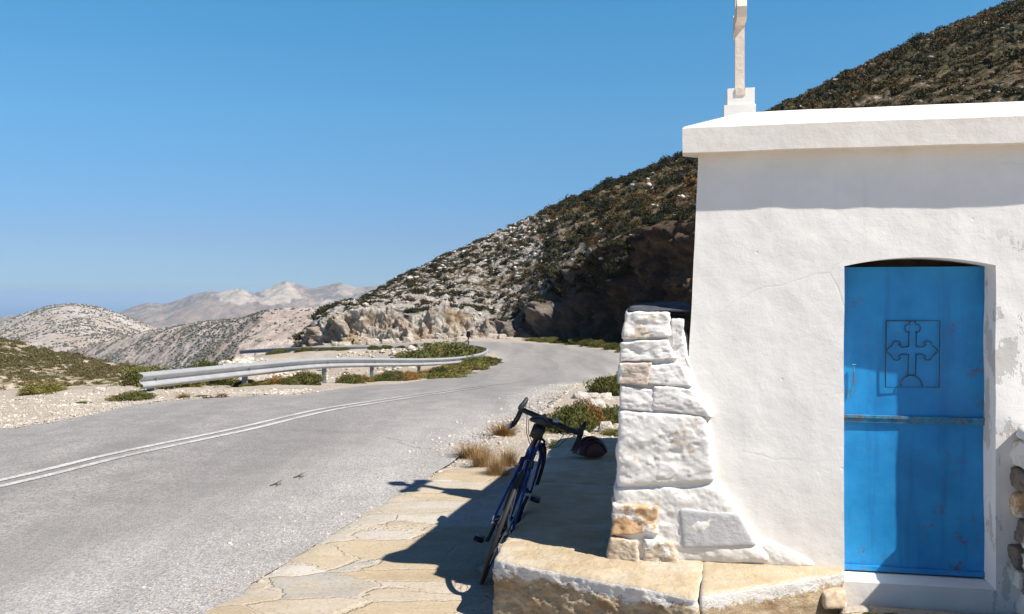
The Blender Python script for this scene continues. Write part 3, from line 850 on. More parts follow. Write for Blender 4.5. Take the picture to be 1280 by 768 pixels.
TL, TR = wp(1055.5, 500)[0], wp(1245, 500)[0]
ZSILL, ZSPR, ZCR, ZTOP, REC, CL = 0.243, 1.752, 1.792, 2.33, 0.165, 3.25
TW = 2.25; SK = 0.15
def tleft(z): return 0.088 * np.clip((np.asarray(z) - .3) / 1.95, -0.1, 1)
def facade():
    nb, na, ncl, ncm, ncr = 70, 26, 50, 36, 36
    zb = np.linspace(-0.03, ZSPR, nb + 1)
    zsill_i = np.argmin(abs(zb - ZSILL)); zb[zsill_i] = ZSILL
    ua = np.linspace(0, 1, na + 1)
    def arch(t):
        s_ = np.clip((t - TL) / (TR - TL), 0, 1)
        return ZSPR + (ZCR - ZSPR) * (1 - (2 * s_ - 1) ** 2)
    Vs, Fs, base = [], [], 0
    def add(tt, zz):
        nonlocal base
        w = 0.0028 * fbm(tt * 1.7, zz * 1.7, 0, 4, 200) + 0.0015 * fbm(tt * 9, zz * 9, 0, 3, 201)
        edge = np.minimum(np.abs(tt - TL), np.abs(tt - TR)) 
        Vs.append(np.stack([tt + 0.004 * fbm(zz * 2.3, tt * 0, 3, 3, 77), w - 0.0, zz], -1).reshape(-1, 3))
        Fs.append(gridfaces(tt.shape[0], tt.shape[1])[:, ::-1] + base); base += tt.size
    zfull_idx = np.concatenate([zb, [ZSPR + (ZTOP - ZSPR) * q for q in ua[1:]]])
    a = np.linspace(0, 1, ncl + 1)
    zz, aa = np.meshgrid(zfull_idx, a, indexing='ij'); add(tleft(zz) + (TL - tleft(zz)) * aa, zz)
    c = np.linspace(TL, TR, ncm + 1)
    z2, t2 = np.meshgrid(ua, c, indexing='ij'); add(t2, arch(t2) + (ZTOP - arch(t2)) * z2)
    z3, t3 = np.meshgrid(zb[:zsill_i + 1], c, indexing='ij'); add(t3, z3)
    z4, t4 = np.meshgrid(zfull_idx, np.linspace(TR, TW, ncr + 1), indexing='ij'); add(t4, z4)
    # jambs, soffit and sill of the recess
    prof = [(TL, z) for z in zb[zsill_i:]] + [(t, float(arch(t))) for t in c[1:-1]] + [(TR, z) for z in zb[zsill_i:][::-1]] + [(t, ZSILL) for t in c[1:-1][::-1]]
    prof = np.array(prof)
    dd = np.linspace(0, REC + 0.12, 8)
    D_, I_ = np.meshgrid(dd, np.arange(len(prof)), indexing='ij')
    tt = prof[I_, 0]; zz = prof[I_, 1]
    w = 0.0028 * fbm(tt * 1.7, zz * 1.7, 0, 4, 200) + 0.0015 * fbm(tt * 9, zz * 9, 0, 3, 201)
    sx = tt + 0.004 * fbm(zz * 2.3, tt * 0, 3, 3, 77) + np.where(D_ > 0, .004 * fbm(D_ * 9, zz * 4, tt, 3, 9), 0)
    Vs.append(np.stack([sx, np.where(D_ == 0, w, D_), zz], -1).reshape(-1, 3))
    Fs.append(gridfaces(8, len(prof), True) + base); base += D_.size
    # side, back walls
    for P in ([(0, 0), (SK, CL)], [(SK, CL), (TW, CL)], [(TW, CL), (TW, 0)]):
        s_ = np.linspace(0, 1, 40); z_ = np.linspace(-.05, ZTOP, 30)
        Z, S_ = np.meshgrid(z_, s_, indexing='ij')
        x = P[0][0] + (P[1][0] - P[0][0]) * S_; y = P[0][1] + (P[1][1] - P[0][1]) * S_
        bt = tleft(Z); x = x + bt * np.clip(1 - (x - SK) / .4, 0, 1)
        Vs.append(np.stack([x, y, Z], -1).reshape(-1, 3)); Fs.append(gridfaces(30, 40) + base); base += Z.size
    o = npmesh('wall', np.vstack(Vs), np.vstack(Fs), MAT['plaster'], chapel, True)
    bm = bmesh.new(); bm.from_mesh(o.data); bmesh.ops.remove_doubles(bm, verts=bm.verts, dist=4e-4)
    bmesh.ops.recalc_face_normals(bm, faces=bm.faces); bm.to_mesh(o.data); bm.free()
    o.data.set_sharp_from_angle(angle=R(50))
facade()

def roof_slab():
    rings = [(-.0, .0, 2.315, 0), (-.085, .0, 2.31, 1), (-.087, 0, 2.428, 1), (-.075, 0, 2.440, 1), (.20, 0, 2.548, 1), (.24, 0, 2.555, 1)]
    V, base = [], 0
    n = 60
    def ring(off, z, k):
        x0, x1, y0, y1 = off + .098, TW - off, off, CL - off; xb = x0 + SK + .02
        P = []
        for a, b in (((x0, y0), (x1, y0)), ((x1, y0), (x1, y1)), ((x1, y1), (xb + .08, y1)), ((xb + .08, y1), (x0 + .08, y0 + .15)), ((x0 + .08, y0 + .15), (x0, y0 + .11)), ((x0, y0 + .11), (x0, y0))):
            for i in range(n):
                P.append((a[0] + (b[0] - a[0]) * i / n, a[1] + (b[1] - a[1]) * i / n, z))
        return np.array(P)
    for k, (off, _, z, _) in enumerate(rings):
        r_ = ring(off if k else 0.12, z, k)
        w = 0.003 * fbm(r_[:, 0] * 2.2, r_[:, 1] * 2.2, k * .35, 4, 210); w2 = 0.007 * fbm(r_[:, 0] * 1.3, r_[:, 1] * 1.3, 3 + k * .2, 3, 211)
        r_[:, 1] += w; r_[:, 0] += w * .5; r_[:, 2] += w2
        if k == 1: r_[:, 2] = r_[:, 2]
        V.append(r_)
    V = np.vstack(V)
    F = gridfaces(len(rings), 6 * n, True)
    me_o = npmesh('roof_slab', V, F, MAT['plaster'], chapel, True)
    bm = bmesh.new(); bm.from_mesh(me_o.data); bm.verts.ensure_lookup_table()
    bm.faces.new([bm.verts[(len(rings) - 1) * 6 * n + i] for i in range(6 * n)])
    bmesh.ops.recalc_face_normals(bm, faces=bm.faces); bm.to_mesh(me_o.data); bm.free()
    me_o.data.set_sharp_from_angle(angle=R(32))
roof_slab()

def door():
    lt, rt, zb, zt = TL - .02, TR + .012, 0.250, 1.752
    bm = bmesh.new()
    n1, n2 = 40, 60
    # gently dented steel sheet
    g = [[None] * (n2 + 1) for _ in range(n1 + 1)]
    for i in range(n1 + 1):
        for j in range(n2 + 1):
            t = lt + (rt - lt) * i / n1; z = zb + (zt - zb) * j / n2
            w = 0.004 * mnoise.fractal(Vector((t * 2.5, 0, z * 2.0)), 1, 2, 3)
            g[i][j] = bm.verts.new((t, REC + w, z))
    for i in range(n1):
        for j in range(n2):
            bm.faces.new((g[i][j], g[i + 1][j], g[i + 1][j + 1], g[i][j + 1]))
    d = bmobj('door', bm, MAT['door'], chapel, True)
    zr = wp(1100, 525, REC)[1]
    # dark brown sheet standing in for the shade in the gap above the leaf
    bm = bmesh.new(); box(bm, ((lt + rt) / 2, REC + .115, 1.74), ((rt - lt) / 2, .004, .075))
    bmobj('gap_shade_sheet', bm, MAT['soil'], chapel)
    bm = bmesh.new()
    box(bm, ((lt + rt) / 2, REC - .008, zr + .016), ((rt - lt) / 2 - .002, .013, .0065))
    box(bm, ((lt + rt) / 2, REC - .006, zr - .002), ((rt - lt) / 2 - .002, .009, .0105))
    bmesh.ops.bevel(bm, geom=bm.edges, offset=.0015, segments=1)
    bmobj('cross_rail', bm, MAT['rust'], d)
    bm = bmesh.new()
    box(bm, ((lt + rt) / 2, REC - .006, zb + .015), ((rt - lt) / 2 - .004, .007, .012))
    bmobj('edge_strip', bm, MAT['door'], d)
    # grille
    bm = bmesh.new(); y = REC - .012
    W = lambda px, py: (lambda q: Vector((q[0], y, q[1])))(wp(px, py, REC))
    def line(pts, r=.0034): tube(bm, [W(*p) for p in pts], r * .78, 6)
    line([(1107, 401), (1174, 401), (1173, 484), (1106, 484), (1107, 401)], .0036)
    line([(1135.5, 414), (1135, 433.5), (1133, 434)]); line([(1144.5, 414), (1144.5, 433.5)])
    line([(1135, 443), (1134, 469)]); line([(1144.5, 443), (1143.5, 469)])
    def arc(cx, cy, rx, ry, a0, a1, r=.0032, n=12):
        line([(cx + rx * math.cos(R(a0 + (a1 - a0) * i / n)), cy - ry * math.sin(R(a0 + (a1 - a0) * i / n))) for i in range(n + 1)], r)
    # top trefoil
    arc(1134.5, 410.5, 4.2, 5, 60, 280); arc(1145.5, 410.5, 4.2, 5, 120, -100); arc(1140, 405, 4, 4, 170, 10)
    # arms with pointed lobes
    for sx in (-1, 1):
        c = 1139.5 + sx * 20.5
        line([(1139.5 + sx * 4.5, 433.5), (c - sx * 7, 434), (c - sx * 3, 430)]); line([(1139.5 + sx * 4.5, 443), (c - sx * 7, 443), (c - sx * 3, 446)])
        arc(c - sx * 1, 430.5, 5, 4.2, 10 if sx > 0 else -10, 170 if sx > 0 else 190); arc(c - sx * 1, 446, 5, 4.2, -170, -10)
        line([(c + sx * 4, 431), (c + sx * 8, 434.5), (c + sx * 12, 438.5), (c + sx * 8, 442.5), (c + sx * 4, 446)])
    arc(1138.5, 483, 13.5, 14, 0, 180, .0036)
    bmobj('grille', bm, m_rustdark, d, True)
    # hasp and handle
    bm = bmesh.new()
    tube(bm, [W(1066, 457), W(1067, 463), W(1066, 478)], .004, 8)
    tube(bm, [W(1064, 456) + Vector((0, -.012, 0)), W(1069, 456) + Vector((0, -.012, 0))], .005, 8)
    tube(bm, [W(1066, 478), W(1065, 489), W(1060, 496)], .004, 8)
    box(bm, W(1060, 492), (.006, .004, .022))
    bmobj('handle', bm, MAT['rust'], d, True, 40)
_n = NT('rusty_dark_bar'); _f = _n.noise(40, 5, .75)
m_rustdark = _n.done(_n.mix(_n.ramp(_f, [(0.4, 0.0), (0.62, 1.0)]), (0.018, 0.035, 0.05), (0.07, 0.05, 0.035)), 0.75, _n.bump(_f, .5, .003))
door()

def roof_cross():
    # stands on the middle of the roof and is seen edge-on: the arms run front to back
    dep = 1.66
    t0 = wp(924.5, 120, dep)[0]
    zb = 2.545
    def Z(py): return wp(924, py, dep)[1]
    bm = bmesh.new()
    z1, z2 = Z(135), Z(114.5)
    box(bm, (t0 - .004, dep, (zb + z1) / 2 - .01), (.102, .11, (z1 - zb) / 2 + .01))
    bmesh.ops.bevel(bm, geom=bm.edges, offset=.008, segments=2)
    c = bmobj('cross', bm, MAT['wstone4'], chapel)
    bm = bmesh.new(); box(bm, (t0 + .004, dep, (z1 + z2) / 2 + .001), (.088, .095, (z2 - z1) / 2))
    bmesh.ops.bevel(bm, geom=bm.edges, offset=.006, segments=2)
    bmobj('pedestal', bm, MAT['wstone4'], c)
    bm = bmesh.new()
    za = Z(24); zt = za + .34; hw = .034
    prof = [(-hw * .9, z2 + .001), (-hw, za - .06), (-.09, za - .05), (-.16, za - .055), (-.19, za - .085), (-.24, za - .06), (-.27, za), (-.24, za + .06), (-.19, za + .085), (-.16, za + .055), (-.09, za + .05), (-hw, za + .06),
            (-hw, zt - .14), (-.075, zt - .13), (-.085, zt - .08), (-.06, zt - .05), (-.04, zt - .01), (0, zt)]
    prof = prof + [(-a, b) for a, b in prof[-2::-1]]
    tk = .031
    A = [bm.verts.new((t0 - tk, dep + a, b)) for a, b in prof]; B = [bm.verts.new((t0 + tk, dep + a, b)) for a, b in prof]
    bm.faces.new(A); bm.faces.new(B[::-1])
    for i in range(len(prof)):
        j = (i + 1) % len(prof); bm.faces.new((A[i], B[i], B[j], A[j]))
    bmesh.ops.bevel(bm, geom=bm.edges, offset=.005, segments=2)
    bmobj('shaft', bm, MAT['cream'], c)
    bm = bmesh.new(); box(bm, (t0, dep - .098, z2 - .022), (.033, .004, .022)); bmesh.ops.bevel(bm, geom=bm.edges, offset=.002, segments=1)
    bmobj('socket_plate', bm, MAT['cream'], c)
roof_cross()

# ------------------------------------------------------------------ rubble wall at the chapel corner
rw = empty('rubble_wall', (P0[0], P0[1], 0), (0, 0, UA))
tag(rw, 'stepped rubble stone wall with thick white limewash leaning on the left corner of the chapel', 'stone wall')
def pxblock(name, pts, fwd, back, mat, amp=.012, seed=1, n=(26, 8, 26), freq=6, p=7, slope=0.0):
    """pts: photo corners TL, TR, BR, BL of a stone's front face, placed on the facade plane"""
    jr = random.Random(seed * 7)
    if name == 'stone': pts = [(q[0] + jr.uniform(-3, 3) * (q[0] > 790), q[1] + jr.uniform(-3, 3)) for q in pts]
    (a, b, c, d) = [wp(*q) for q in pts]
    f = lambda q, y: (q[0], y, q[1])
    bot = [f(d, -fwd - slope), f(c, -fwd - slope), f(c, back), f(d, back)]
    top = [f(a, -fwd), f(b, -fwd), f(b, back), f(a, back)]
    return hexa(name, bot, top, mat, rw, (n[0], n[1], n[2]), amp, freq, p, seed)
# bedding mortar
pxblock('mortar', [(780, 400), (852, 400), (872, 470), (776, 470)], .012, .6, MAT['wstone'], .010, 3, (50, 8, 60), p=12)
pxblock('mortar', [(776, 460), (862, 456), (892, 520), (775, 520)], .024, .6, MAT['wstone'], .010, 8, (50, 8, 60), p=12)
pxblock('mortar', [(775, 500), (888, 496), (900, 625), (768, 625)], .032, .6, MAT['wstone'], .010, 4, (60, 8, 60), p=12)
pxblock('mortar', [(766, 606), (900, 600), (970, 702), (766, 704)], .046, .6, MAT['wstone'], .012, 5, (80, 8, 50), p=14)
pxblock('mortar', [(870, 650), (940, 665), (1046, 712), (830, 716)], .030, .1, MAT['wstone'], .008, 6, (60, 8, 30), p=4)
pxblock('mortar', [(852, 430), (858, 440), (899, 560), (882, 565)], .012, .1, MAT['wstone'], .008, 7, (14, 8, 50), p=4)
# stones
K = 24
pxblock('stone', [(780, 390), (838, 392), (837, 422), (777, 423)], .038, .5, MAT['wstone2'], .018, 10, p=K)
pxblock('stone', [(837, 399), (857, 397), (855, 432), (840, 434)], .022, .3, MAT['wstone'], .010, 11, p=K)
pxblock('stone', [(775, 426), (838, 426), (847, 450), (774, 452)], .048, .5, MAT['wstone'], .018, 12, p=K)
pxblock('stone', [(775, 456), (814, 455), (808, 479), (773, 479)], .060, .5, MAT['brown2'], .014, 13, p=K)
pxblock('stone', [(812, 454), (852, 454), (866, 481), (806, 481)], .046, .5, MAT['wstone'], .014, 14, p=K)
pxblock('stone', [(776, 482), (818, 484), (818, 512), (775, 511)], .050, .5, MAT['wstone'], .014, 15, p=K)
pxblock('stone', [(818, 481), (866, 483), (889, 519), (815, 512)], .052, .5, MAT['wstone'], .016, 16, p=K)
pxblock('stone', [(774, 514), (882, 517), (893, 600), (770, 609)], .054, .5, MAT['wstone3'], .022, 17, (70, 8, 70), 2.6, p=20)
pxblock('stone', [(766, 626), (824, 628), (826, 664), (764, 667)], .070, .5, MAT['brown'], .018, 18, p=K)
pxblock('stone', [(846, 631), (922, 636), (949, 680), (850, 684)], .056, .3, MAT['greyst'], .006, 19, (60, 8, 30), 2.2, p=14)
pxblock('stone', [(764, 669), (799, 671), (803, 700), (759, 697)], .080, .5, MAT['tan'], .016, 20, p=16)
pxblock('stone', [(803, 671), (838, 674), (852, 705), (801, 702)], .074, .4, MAT['tan'], .016, 21, p=16)
o = hexa('coping_stone', [(wp(781, 392)[0], -.01, 1.525), (wp(856, 392)[0] + .05, -.01, 1.53), (wp(856, 392)[0] + .05, .62, 1.53), (wp(781, 392)[0] + .02, .62, 1.525)],
         [(wp(786, 383)[0], .10, 1.56), (wp(852, 383)[0] + .03, .10, 1.57), (wp(852, 383)[0] + .03, .60, 1.58), (wp(786, 383)[0], .60, 1.565)], MAT['slate'], rw, (20, 12, 6), .010, 7, 7, 23)

# ------------------------------------------------------------------ stone bench along the chapel
bench = empty('stone_bench', (0, 0, 0))
tag(bench, 'long low bench of sandy limestone slabs along the foot of the chapel', 'stone bench')
def slab(name, quad, z0, z1, seed, amp=.014, n=(44, 40, 22), dz=0.0, p=12, freq=5):
    bot = [(x, y, z0) for x, y in quad]; top = [(x, y, z1 + dz * (i in (2, 3))) for i, (x, y) in enumerate(quad)]
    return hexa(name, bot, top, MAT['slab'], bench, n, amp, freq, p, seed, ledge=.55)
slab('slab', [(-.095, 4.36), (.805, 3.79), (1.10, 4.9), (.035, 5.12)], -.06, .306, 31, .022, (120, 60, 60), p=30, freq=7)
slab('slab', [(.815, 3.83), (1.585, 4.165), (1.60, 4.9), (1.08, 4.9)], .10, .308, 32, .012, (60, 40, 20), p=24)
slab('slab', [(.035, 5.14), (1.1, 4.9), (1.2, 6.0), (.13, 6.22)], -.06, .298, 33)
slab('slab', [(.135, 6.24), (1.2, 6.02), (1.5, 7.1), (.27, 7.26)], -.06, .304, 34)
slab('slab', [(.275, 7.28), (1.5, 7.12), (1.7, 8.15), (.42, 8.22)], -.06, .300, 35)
hexa('footing', [(.95, 3.86, -.05), (1.58, 4.16, -.05), (1.6, 4.6, -.05), (1.1, 4.7, -.05)], [(.95, 3.88, .13), (1.585, 4.17, .19), (1.6, 4.6, .15), (1.1, 4.7, .15)], MAT['tan'], bench, (50, 20, 14), .02, 8, 6, 36)
hexa('chock_stone', [(1.44, 4.05, .16), (1.56, 4.08, .16), (1.56, 4.25, .16), (1.45, 4.22, .16)], [(1.44, 4.06, .235), (1.56, 4.10, .24), (1.56, 4.25, .24), (1.45, 4.22, .24)], MAT['tan'], bench, (16, 12, 8), .008, 12, 7, 37)

# small terrace under the door
def wl(t, dep, z=0): 
    q = P0 + U * t + NI * dep
    return (q[0], q[1], z)
tq = [wl(.72, -.02), wl(2.2, -.02), wl(2.2, -2.2), wl(.72, -2.2)]
o = hexa('terrace', [(q[0], q[1], -.3) for q in (tq[3], tq[2], tq[1], tq[0])], [(q[0], q[1], .150) for q in (tq[3], tq[2], tq[1], tq[0])], MAT['flag'], None, (40, 40, 6), .006, 4, 30, 38)
tag(o, kind='structure')

# dry stone wall on the right
dw = empty('dry_stone_wall', wl(1.475, 0, .14), (0, 0, UA))
tag(dw, 'rough dry stone wall with a whitewashed cap at the right edge beside the blue door', 'stone wall')
rs = random.Random(5)
zz = 0.0
row = 0
while zz < .78:
    hh = rs.uniform(.09, .15)
    yy = 0.02 - rs.uniform(0, .1)
    yy = 0.06
    while yy > -1.5:
        ln = rs.uniform(.16, .34)
        x0 = .035 + rs.uniform(-.015, .02)
        mt = rs.choice([MAT['dkst'], MAT['tan'], MAT['dkst'], MAT['brown'], MAT['wstone2']])
        h2 = hh - rs.uniform(.005, .02)
        y1 = yy - ln + .015
        hexa('stone', [(x0, y1, zz), (x0 + .35, y1, zz), (x0 + .35, yy, zz), (x0, yy, zz)],
             [(x0 + rs.uniform(0, .02), y1, zz + h2), (x0 + .35, y1, zz + h2), (x0 + .35, yy, zz + h2 + .01), (x0 + rs.uniform(0, .02), yy, zz + h2 + rs.uniform(-.01, .01))],
             mt, dw, (10, 20, 12), .016, 12, 12, 300 + row)
        yy -= ln; row += 1
    zz += hh
hexa('mortar_core', [(.09, -1.45, -.1), (.36, -1.45, -.1), (.36, .05, -.1), (.09, .05, -.1)], [(.09, -1.45, .77), (.36, -1.45, .77), (.36, .05, .77), (.09, .05, .77)], MAT['dkst'], dw, (8, 20, 16), .01, 8, 12, 40)
hexa('cap', [(.01, -.9, zz - .01), (.38, -.9, zz - .01), (.38, .0, zz - .01), (.015, .0, zz - .01)], [(.03, -.9, zz + .045), (.36, -.9, zz + .045), (.36, .0, zz + .05), (.03, .0, zz + .05)], MAT['wstone'], dw, (20, 30, 6), .012, 8, 6, 41)

# ------------------------------------------------------------------ crazy paving beside the road
def paving():
    ys = np.linspace(-4, 8.35, 150); nc = 60
    xl = np.interp(ys, RR[:, 1], RR[:, 0]) - .16 + .05 * fbm(ys * 2.2, ys * 0, 0, 4, 301)
    top = sstep(8.0, 8.35, ys)
    u = np.linspace(0, 1, nc)
    xr = np.full(ys.shape, 2.4)
    X = xl[:, None] * (1 - u)[None] ** 1 + xr[:, None] * u[None]
    Y = np.repeat(ys[:, None], nc, 1) + (.10 * fbm(X * 2.0, X * 0, 1, 3, 5)) * top[:, None]
    Z = .004 * fbm(X * 1.6, Y * 1.6, 0, 3, 302) + .003 * fbm(X * 6, Y * 6, 0, 2, 303)
    Z -= .032 * sstep(.26, .05, X - xl[:, None]) * (ys < 8.3)[:, None]; Z[:, 0] = -.05; Z[-1, :] = -.08; Z[0, :] = -.1
    o = npmesh('path', np.stack([X, Y, Z], -1).reshape(-1, 3), gridfaces(150, nc), MAT['flag'], None, True)
    tag(o, kind='structure')
paving()

# ------------------------------------------------------------------ guardrails
def guardrail(label, path, zt, posts, gend=True, hb=.31, side=-1, bm_mat='galv'):
    """path: xy points of the beam, zt: height of its upper edge; posts: fractions along the beam"""
    A = spline([(p[0], p[1], z) for p, z in zip(path, zt)], 260)
    t = np.gradient(A, axis=0); t[:, 2] = 0; t /= np.linalg.norm(t, axis=1)[:, None]
    nn = np.stack([-t[:, 1], t[:, 0], t[:, 2] * 0], -1) * side        # towards the road
    c = A.mean(0)
    g0 = T(np.array([A[0, 0]]), np.array([A[0, 1]]))[0][0]
    root = empty('guardrail', (A[0, 0], A[0, 1], g0)); tag(root, label, 'guardrail')
    O = np.array([A[0, 0], A[0, 1], g0])
    prof = [(.0, .0), (.004, -.012), (.070, -.040), (.082, -.052), (.082, -.074), (.070, -.088), (.010, -.130), (.004, -.142), (.004, -.168), (.010, -.180), (.070, -.222), (.082, -.236), (.082, -.258), (.070, -.270), (.004, -.298), (0, -.31)]
    pr = np.array(prof + [(a - .006, b) for a, b in prof[::-1]])
    V = A[:, None, :] - O + nn[:, None, :] * pr[None, :, 0:1]; V[..., 2] += pr[None, :, 1]
    o = npmesh('beam', V.reshape(-1, 3), gridfaces(260, len(pr), True), MAT[bm_mat], root, True)
    o.data.set_sharp_from_angle(angle=R(20))
    for f in posts:
        i = int(f * 259); P = A[i]; g = T(np.array([P[0]]), np.array([P[1]]))[0][0]
        ang = math.atan2(t[i, 1], t[i, 0]); rot = Matrix.Rotation(ang, 3, 'Z')
        q = P - nn[i] * .10 - O
        bm = bmesh.new()
        h = (P[2] - .01) - (g - .3); zc = g - .3 + h / 2 - O[2]
        for off, hx, hy in (((0, .055), .03, .004), ((0, -.055), .03, .004), ((-.028, 0), .004, .056)):
            w = rot @ Vector((off[0], off[1], 0)); box(bm, (q[0] + w.x, q[1] + w.y, zc), (hx, hy, h / 2), rot)
        q2 = P - nn[i] * .03 - O
        box(bm, (q2[0], q2[1], P[2] - .155 - O[2]), (.045, .035, .07), rot)
        bm2 = bmobj('post', bm, MAT['galvd'], root)
        bm = bmesh.new(); qb = P + nn[i] * .012 - O
        tube(bm, [(qb[0], qb[1], P[2] - .155 - O[2]), (qb[0] + nn[i, 0] * .022, qb[1] + nn[i, 1] * .022, P[2] - .155 - O[2])], .02, 8)
        bmobj('bolt', bm, MAT['galvd'], bm2)
    return root
gp = [(at(174, 16), 16), (at(315, 20.5), 20.5), (at(400, 25), 25), (at(470, 30), 30), (at(532, 35), 35), (at(575, 40), 40), (at(602, 45.5), 45.5), (at(608.5, 50), 50), (at(600, 53.5), 53.5), (at(583, 56), 56), (at(565, 58), 58)]
gz = [zat(466, 16), zat(453.5, 20.5), zat(447.5, 25), zat(447.5, 30), zat(448, 35), zat(446, 40), zat(441, 45.5), zat(436, 50), zat(433, 53.5), zat(430.5, 56), zat(428, 58)]
guardrail('long galvanised guardrail with two ridges curving round the outside of the bend', gp, gz, [.012, .10, .216, .30, .39, .475, .575, .65, .71, .76, .80, .84, .87, .90, .93, .96, .99])
gp2 = [(at(552, 61), 61), (at(520, 61.5), 61.5), (at(470, 62.5), 62.5), (at(410, 64.5), 64.5), (at(350, 68), 68), (at(300, 73), 73)]
gz2 = [zat(433.0, 61), zat(433.2, 61.5), zat(433.4, 62.5), zat(433.8, 64.5), zat(435, 68), zat(438, 73)]
guardrail('distant low guardrail seen as a thin dark line above the white rubble slope', gp2, gz2, [.02, .15, .28, .41, .54, .67, .8, .93], side=1, bm_mat='galvd')

# ------------------------------------------------------------------ plants
def leafcloud(nl, seed, lump=.28, flat=.62, ls=(.05, .10), up=.3, core=True, inner=.55):
    r_ = np.random.default_rng(seed)
    u = r_.uniform(0, 1, nl); th = r_.uniform(0, 2 * np.pi, nl)
    ph = np.arccos(1 - u * 1.08)
    dr = np.stack([np.sin(ph) * np.cos(th), np.sin(ph) * np.sin(th), np.cos(ph)], -1)
    lm = 1 + lump * fbm(dr[:, 0] * 2.3 + seed, dr[:, 1] * 2.3, dr[:, 2] * 2.3, 3, seed)
    rr_ = lm * (1 - inner * (1 - r_.uniform(0, 1, nl) ** .35))
    C = dr * rr_[:, None]; C[:, 2] *= flat
    ax = dr + r_.normal(0, .55, (nl, 3)); ax[:, 2] += up; ax /= np.linalg.norm(ax, axis=1)[:, None]
    sd = np.cross(ax, r_.normal(0, 1, (nl, 3))); sd /= np.linalg.norm(sd, axis=1)[:, None] + 1e-9
    L = r_.uniform(ls[0], ls[1], nl)[:, None]; W = L * r_.uniform(.28, .5, nl)[:, None]
    V = np.stack([C - ax * L * .5, C + sd * W, C + ax * L * .6, C - sd * W], 1).reshape(-1, 3)
    F = np.arange(nl * 4).reshape(nl, 4)
    tint = np.clip(.45 + .45 * fbm(C[:, 0] * 3 + seed, C[:, 1] * 3, C[:, 2] * 3, 2, seed + 3) + r_.normal(0, .18, nl), 0, 1)
    return V, F, np.repeat(tint, 4)

def plant_mesh(nm, mat, nl, seed, **k):
    k.setdefault('lump', .42); V, F, t = leafcloud(nl, seed, **k)
    # woody heart
    bm = bmesh.new(); bmesh.ops.create_icosphere(bm, subdivisions=3, radius=1)
    c = np.array([v.co[:] for v in bm.verts]); f = np.array([[v.index for v in q.verts] for q in bm.faces]); bm.free()
    lm = 1 + k.get('lump', .28) * fbm(c[:, 0] * 2.3 + seed, c[:, 1] * 2.3, c[:, 2] * 2.3, 3, seed)
    c = c * (lm * .74)[:, None]; c[:, 2] *= k.get('flat', .62); c[:, 2] = np.maximum(c[:, 2], -.06)
    V2 = np.vstack([V, c]); t2 = np.concatenate([t, np.full(len(c), .1)])
    o = npmesh(nm, V2, [F, f + len(V)], mat, None, False, {'tint': t2})
    me = o.data; bpy.data.objects.remove(o)
    return me

def tuft_mesh(nm, mat, nb, seed, spread=.8):
    r_ = np.random.default_rng(seed)
    V = []; F = []; T_ = []
    for i in range(nb):
        a = r_.uniform(0, 2 * np.pi); r0 = r_.uniform(0, .35); lean = r_.uniform(.05, spread); h = r_.uniform(.45, 1.0)
        r0 = r0 * 2.0; b0 = np.array([math.cos(a) * r0, math.sin(a) * r0, -.02]); a2 = a + r_.normal(0, .5)
        dirv = np.array([math.cos(a2), math.sin(a2), 0]); w = r_.uniform(.006, .014); sd = np.array([-dirv[1], dirv[0], 0]) * w
        base = len(V)
        for q in range(4):
            s_ = q / 3.0; c = b0 + dirv * lean * s_ ** 1.6 + np.array([0, 0, h * (s_ - .25 * lean * s_ ** 2)])
            ww = 1 - s_ * .85
            V += [c - sd * ww, c + sd * ww]
        for q in range(3): F.append([base + 2 * q, base + 2 * q + 1, base + 2 * q + 3, base + 2 * q + 2])
        T_ += [float(np.clip(r_.normal(.5, .25), 0, 1))] * 8
    o = npmesh(nm, np.array(V), np.array(F), mat, None, False, {'tint': T_}); me = o.data; bpy.data.objects.remove(o)
    return me

PM = {
    'g': [plant_mesh('bush', MAT['leafg'], 5200, 401 + i, ls=(.045, .085)) for i in range(3)],
    'y': [plant_mesh('bush', MAT['leafy'], 4200, 411 + i, ls=(.045, .09)) for i in range(2)],
    'o': [plant_mesh('bush', MAT['leafo'], 4200, 421 + i, ls=(.04, .08)) for i in range(2)],
    's': [tuft_mesh('tuft', MAT['straw'], 900, 431 + i) for i in range(2)],
    'so': [tuft_mesh('tuft', MAT['leafo'], 700, 441 + i, 1.0) for i in range(2)],
}
prs = random.Random(12)
def plant(kind, px, py, w, h, label, d=None, name='bush', cat='bush', group=None, deep=1.0, dz=0.0):
    """px,py: foot of the plant on the ground in the photo; w,h size in photo pixels"""
    if d is None:
        q = unproj(px, py); x, y = q
    else:
        x, y = at(px, d), d
    z = float(T(np.array([x]), np.array([y]))[0][0])
    if d is not None:
        pass
    o = bpy.data.objects.new(name, prs.choice(PM[kind])); COL.objects.link(o)
    w *= 1.15; sx = w * y / FPX / 2; sz = h * y / FPX / (.84 if kind in 'gyo' else .85)
    o.location = (x, y + sx * .5 * deep, z - .02 + dz); o.scale = (sx * .95, sx * .95 * deep, sz * 1.02)
    o.rotation_euler = (0, 0, prs.uniform(-.5, .5) if deep != 1 else prs.uniform(0, 6.28))
    tag(o, label, cat, group, 'thing')
    return o
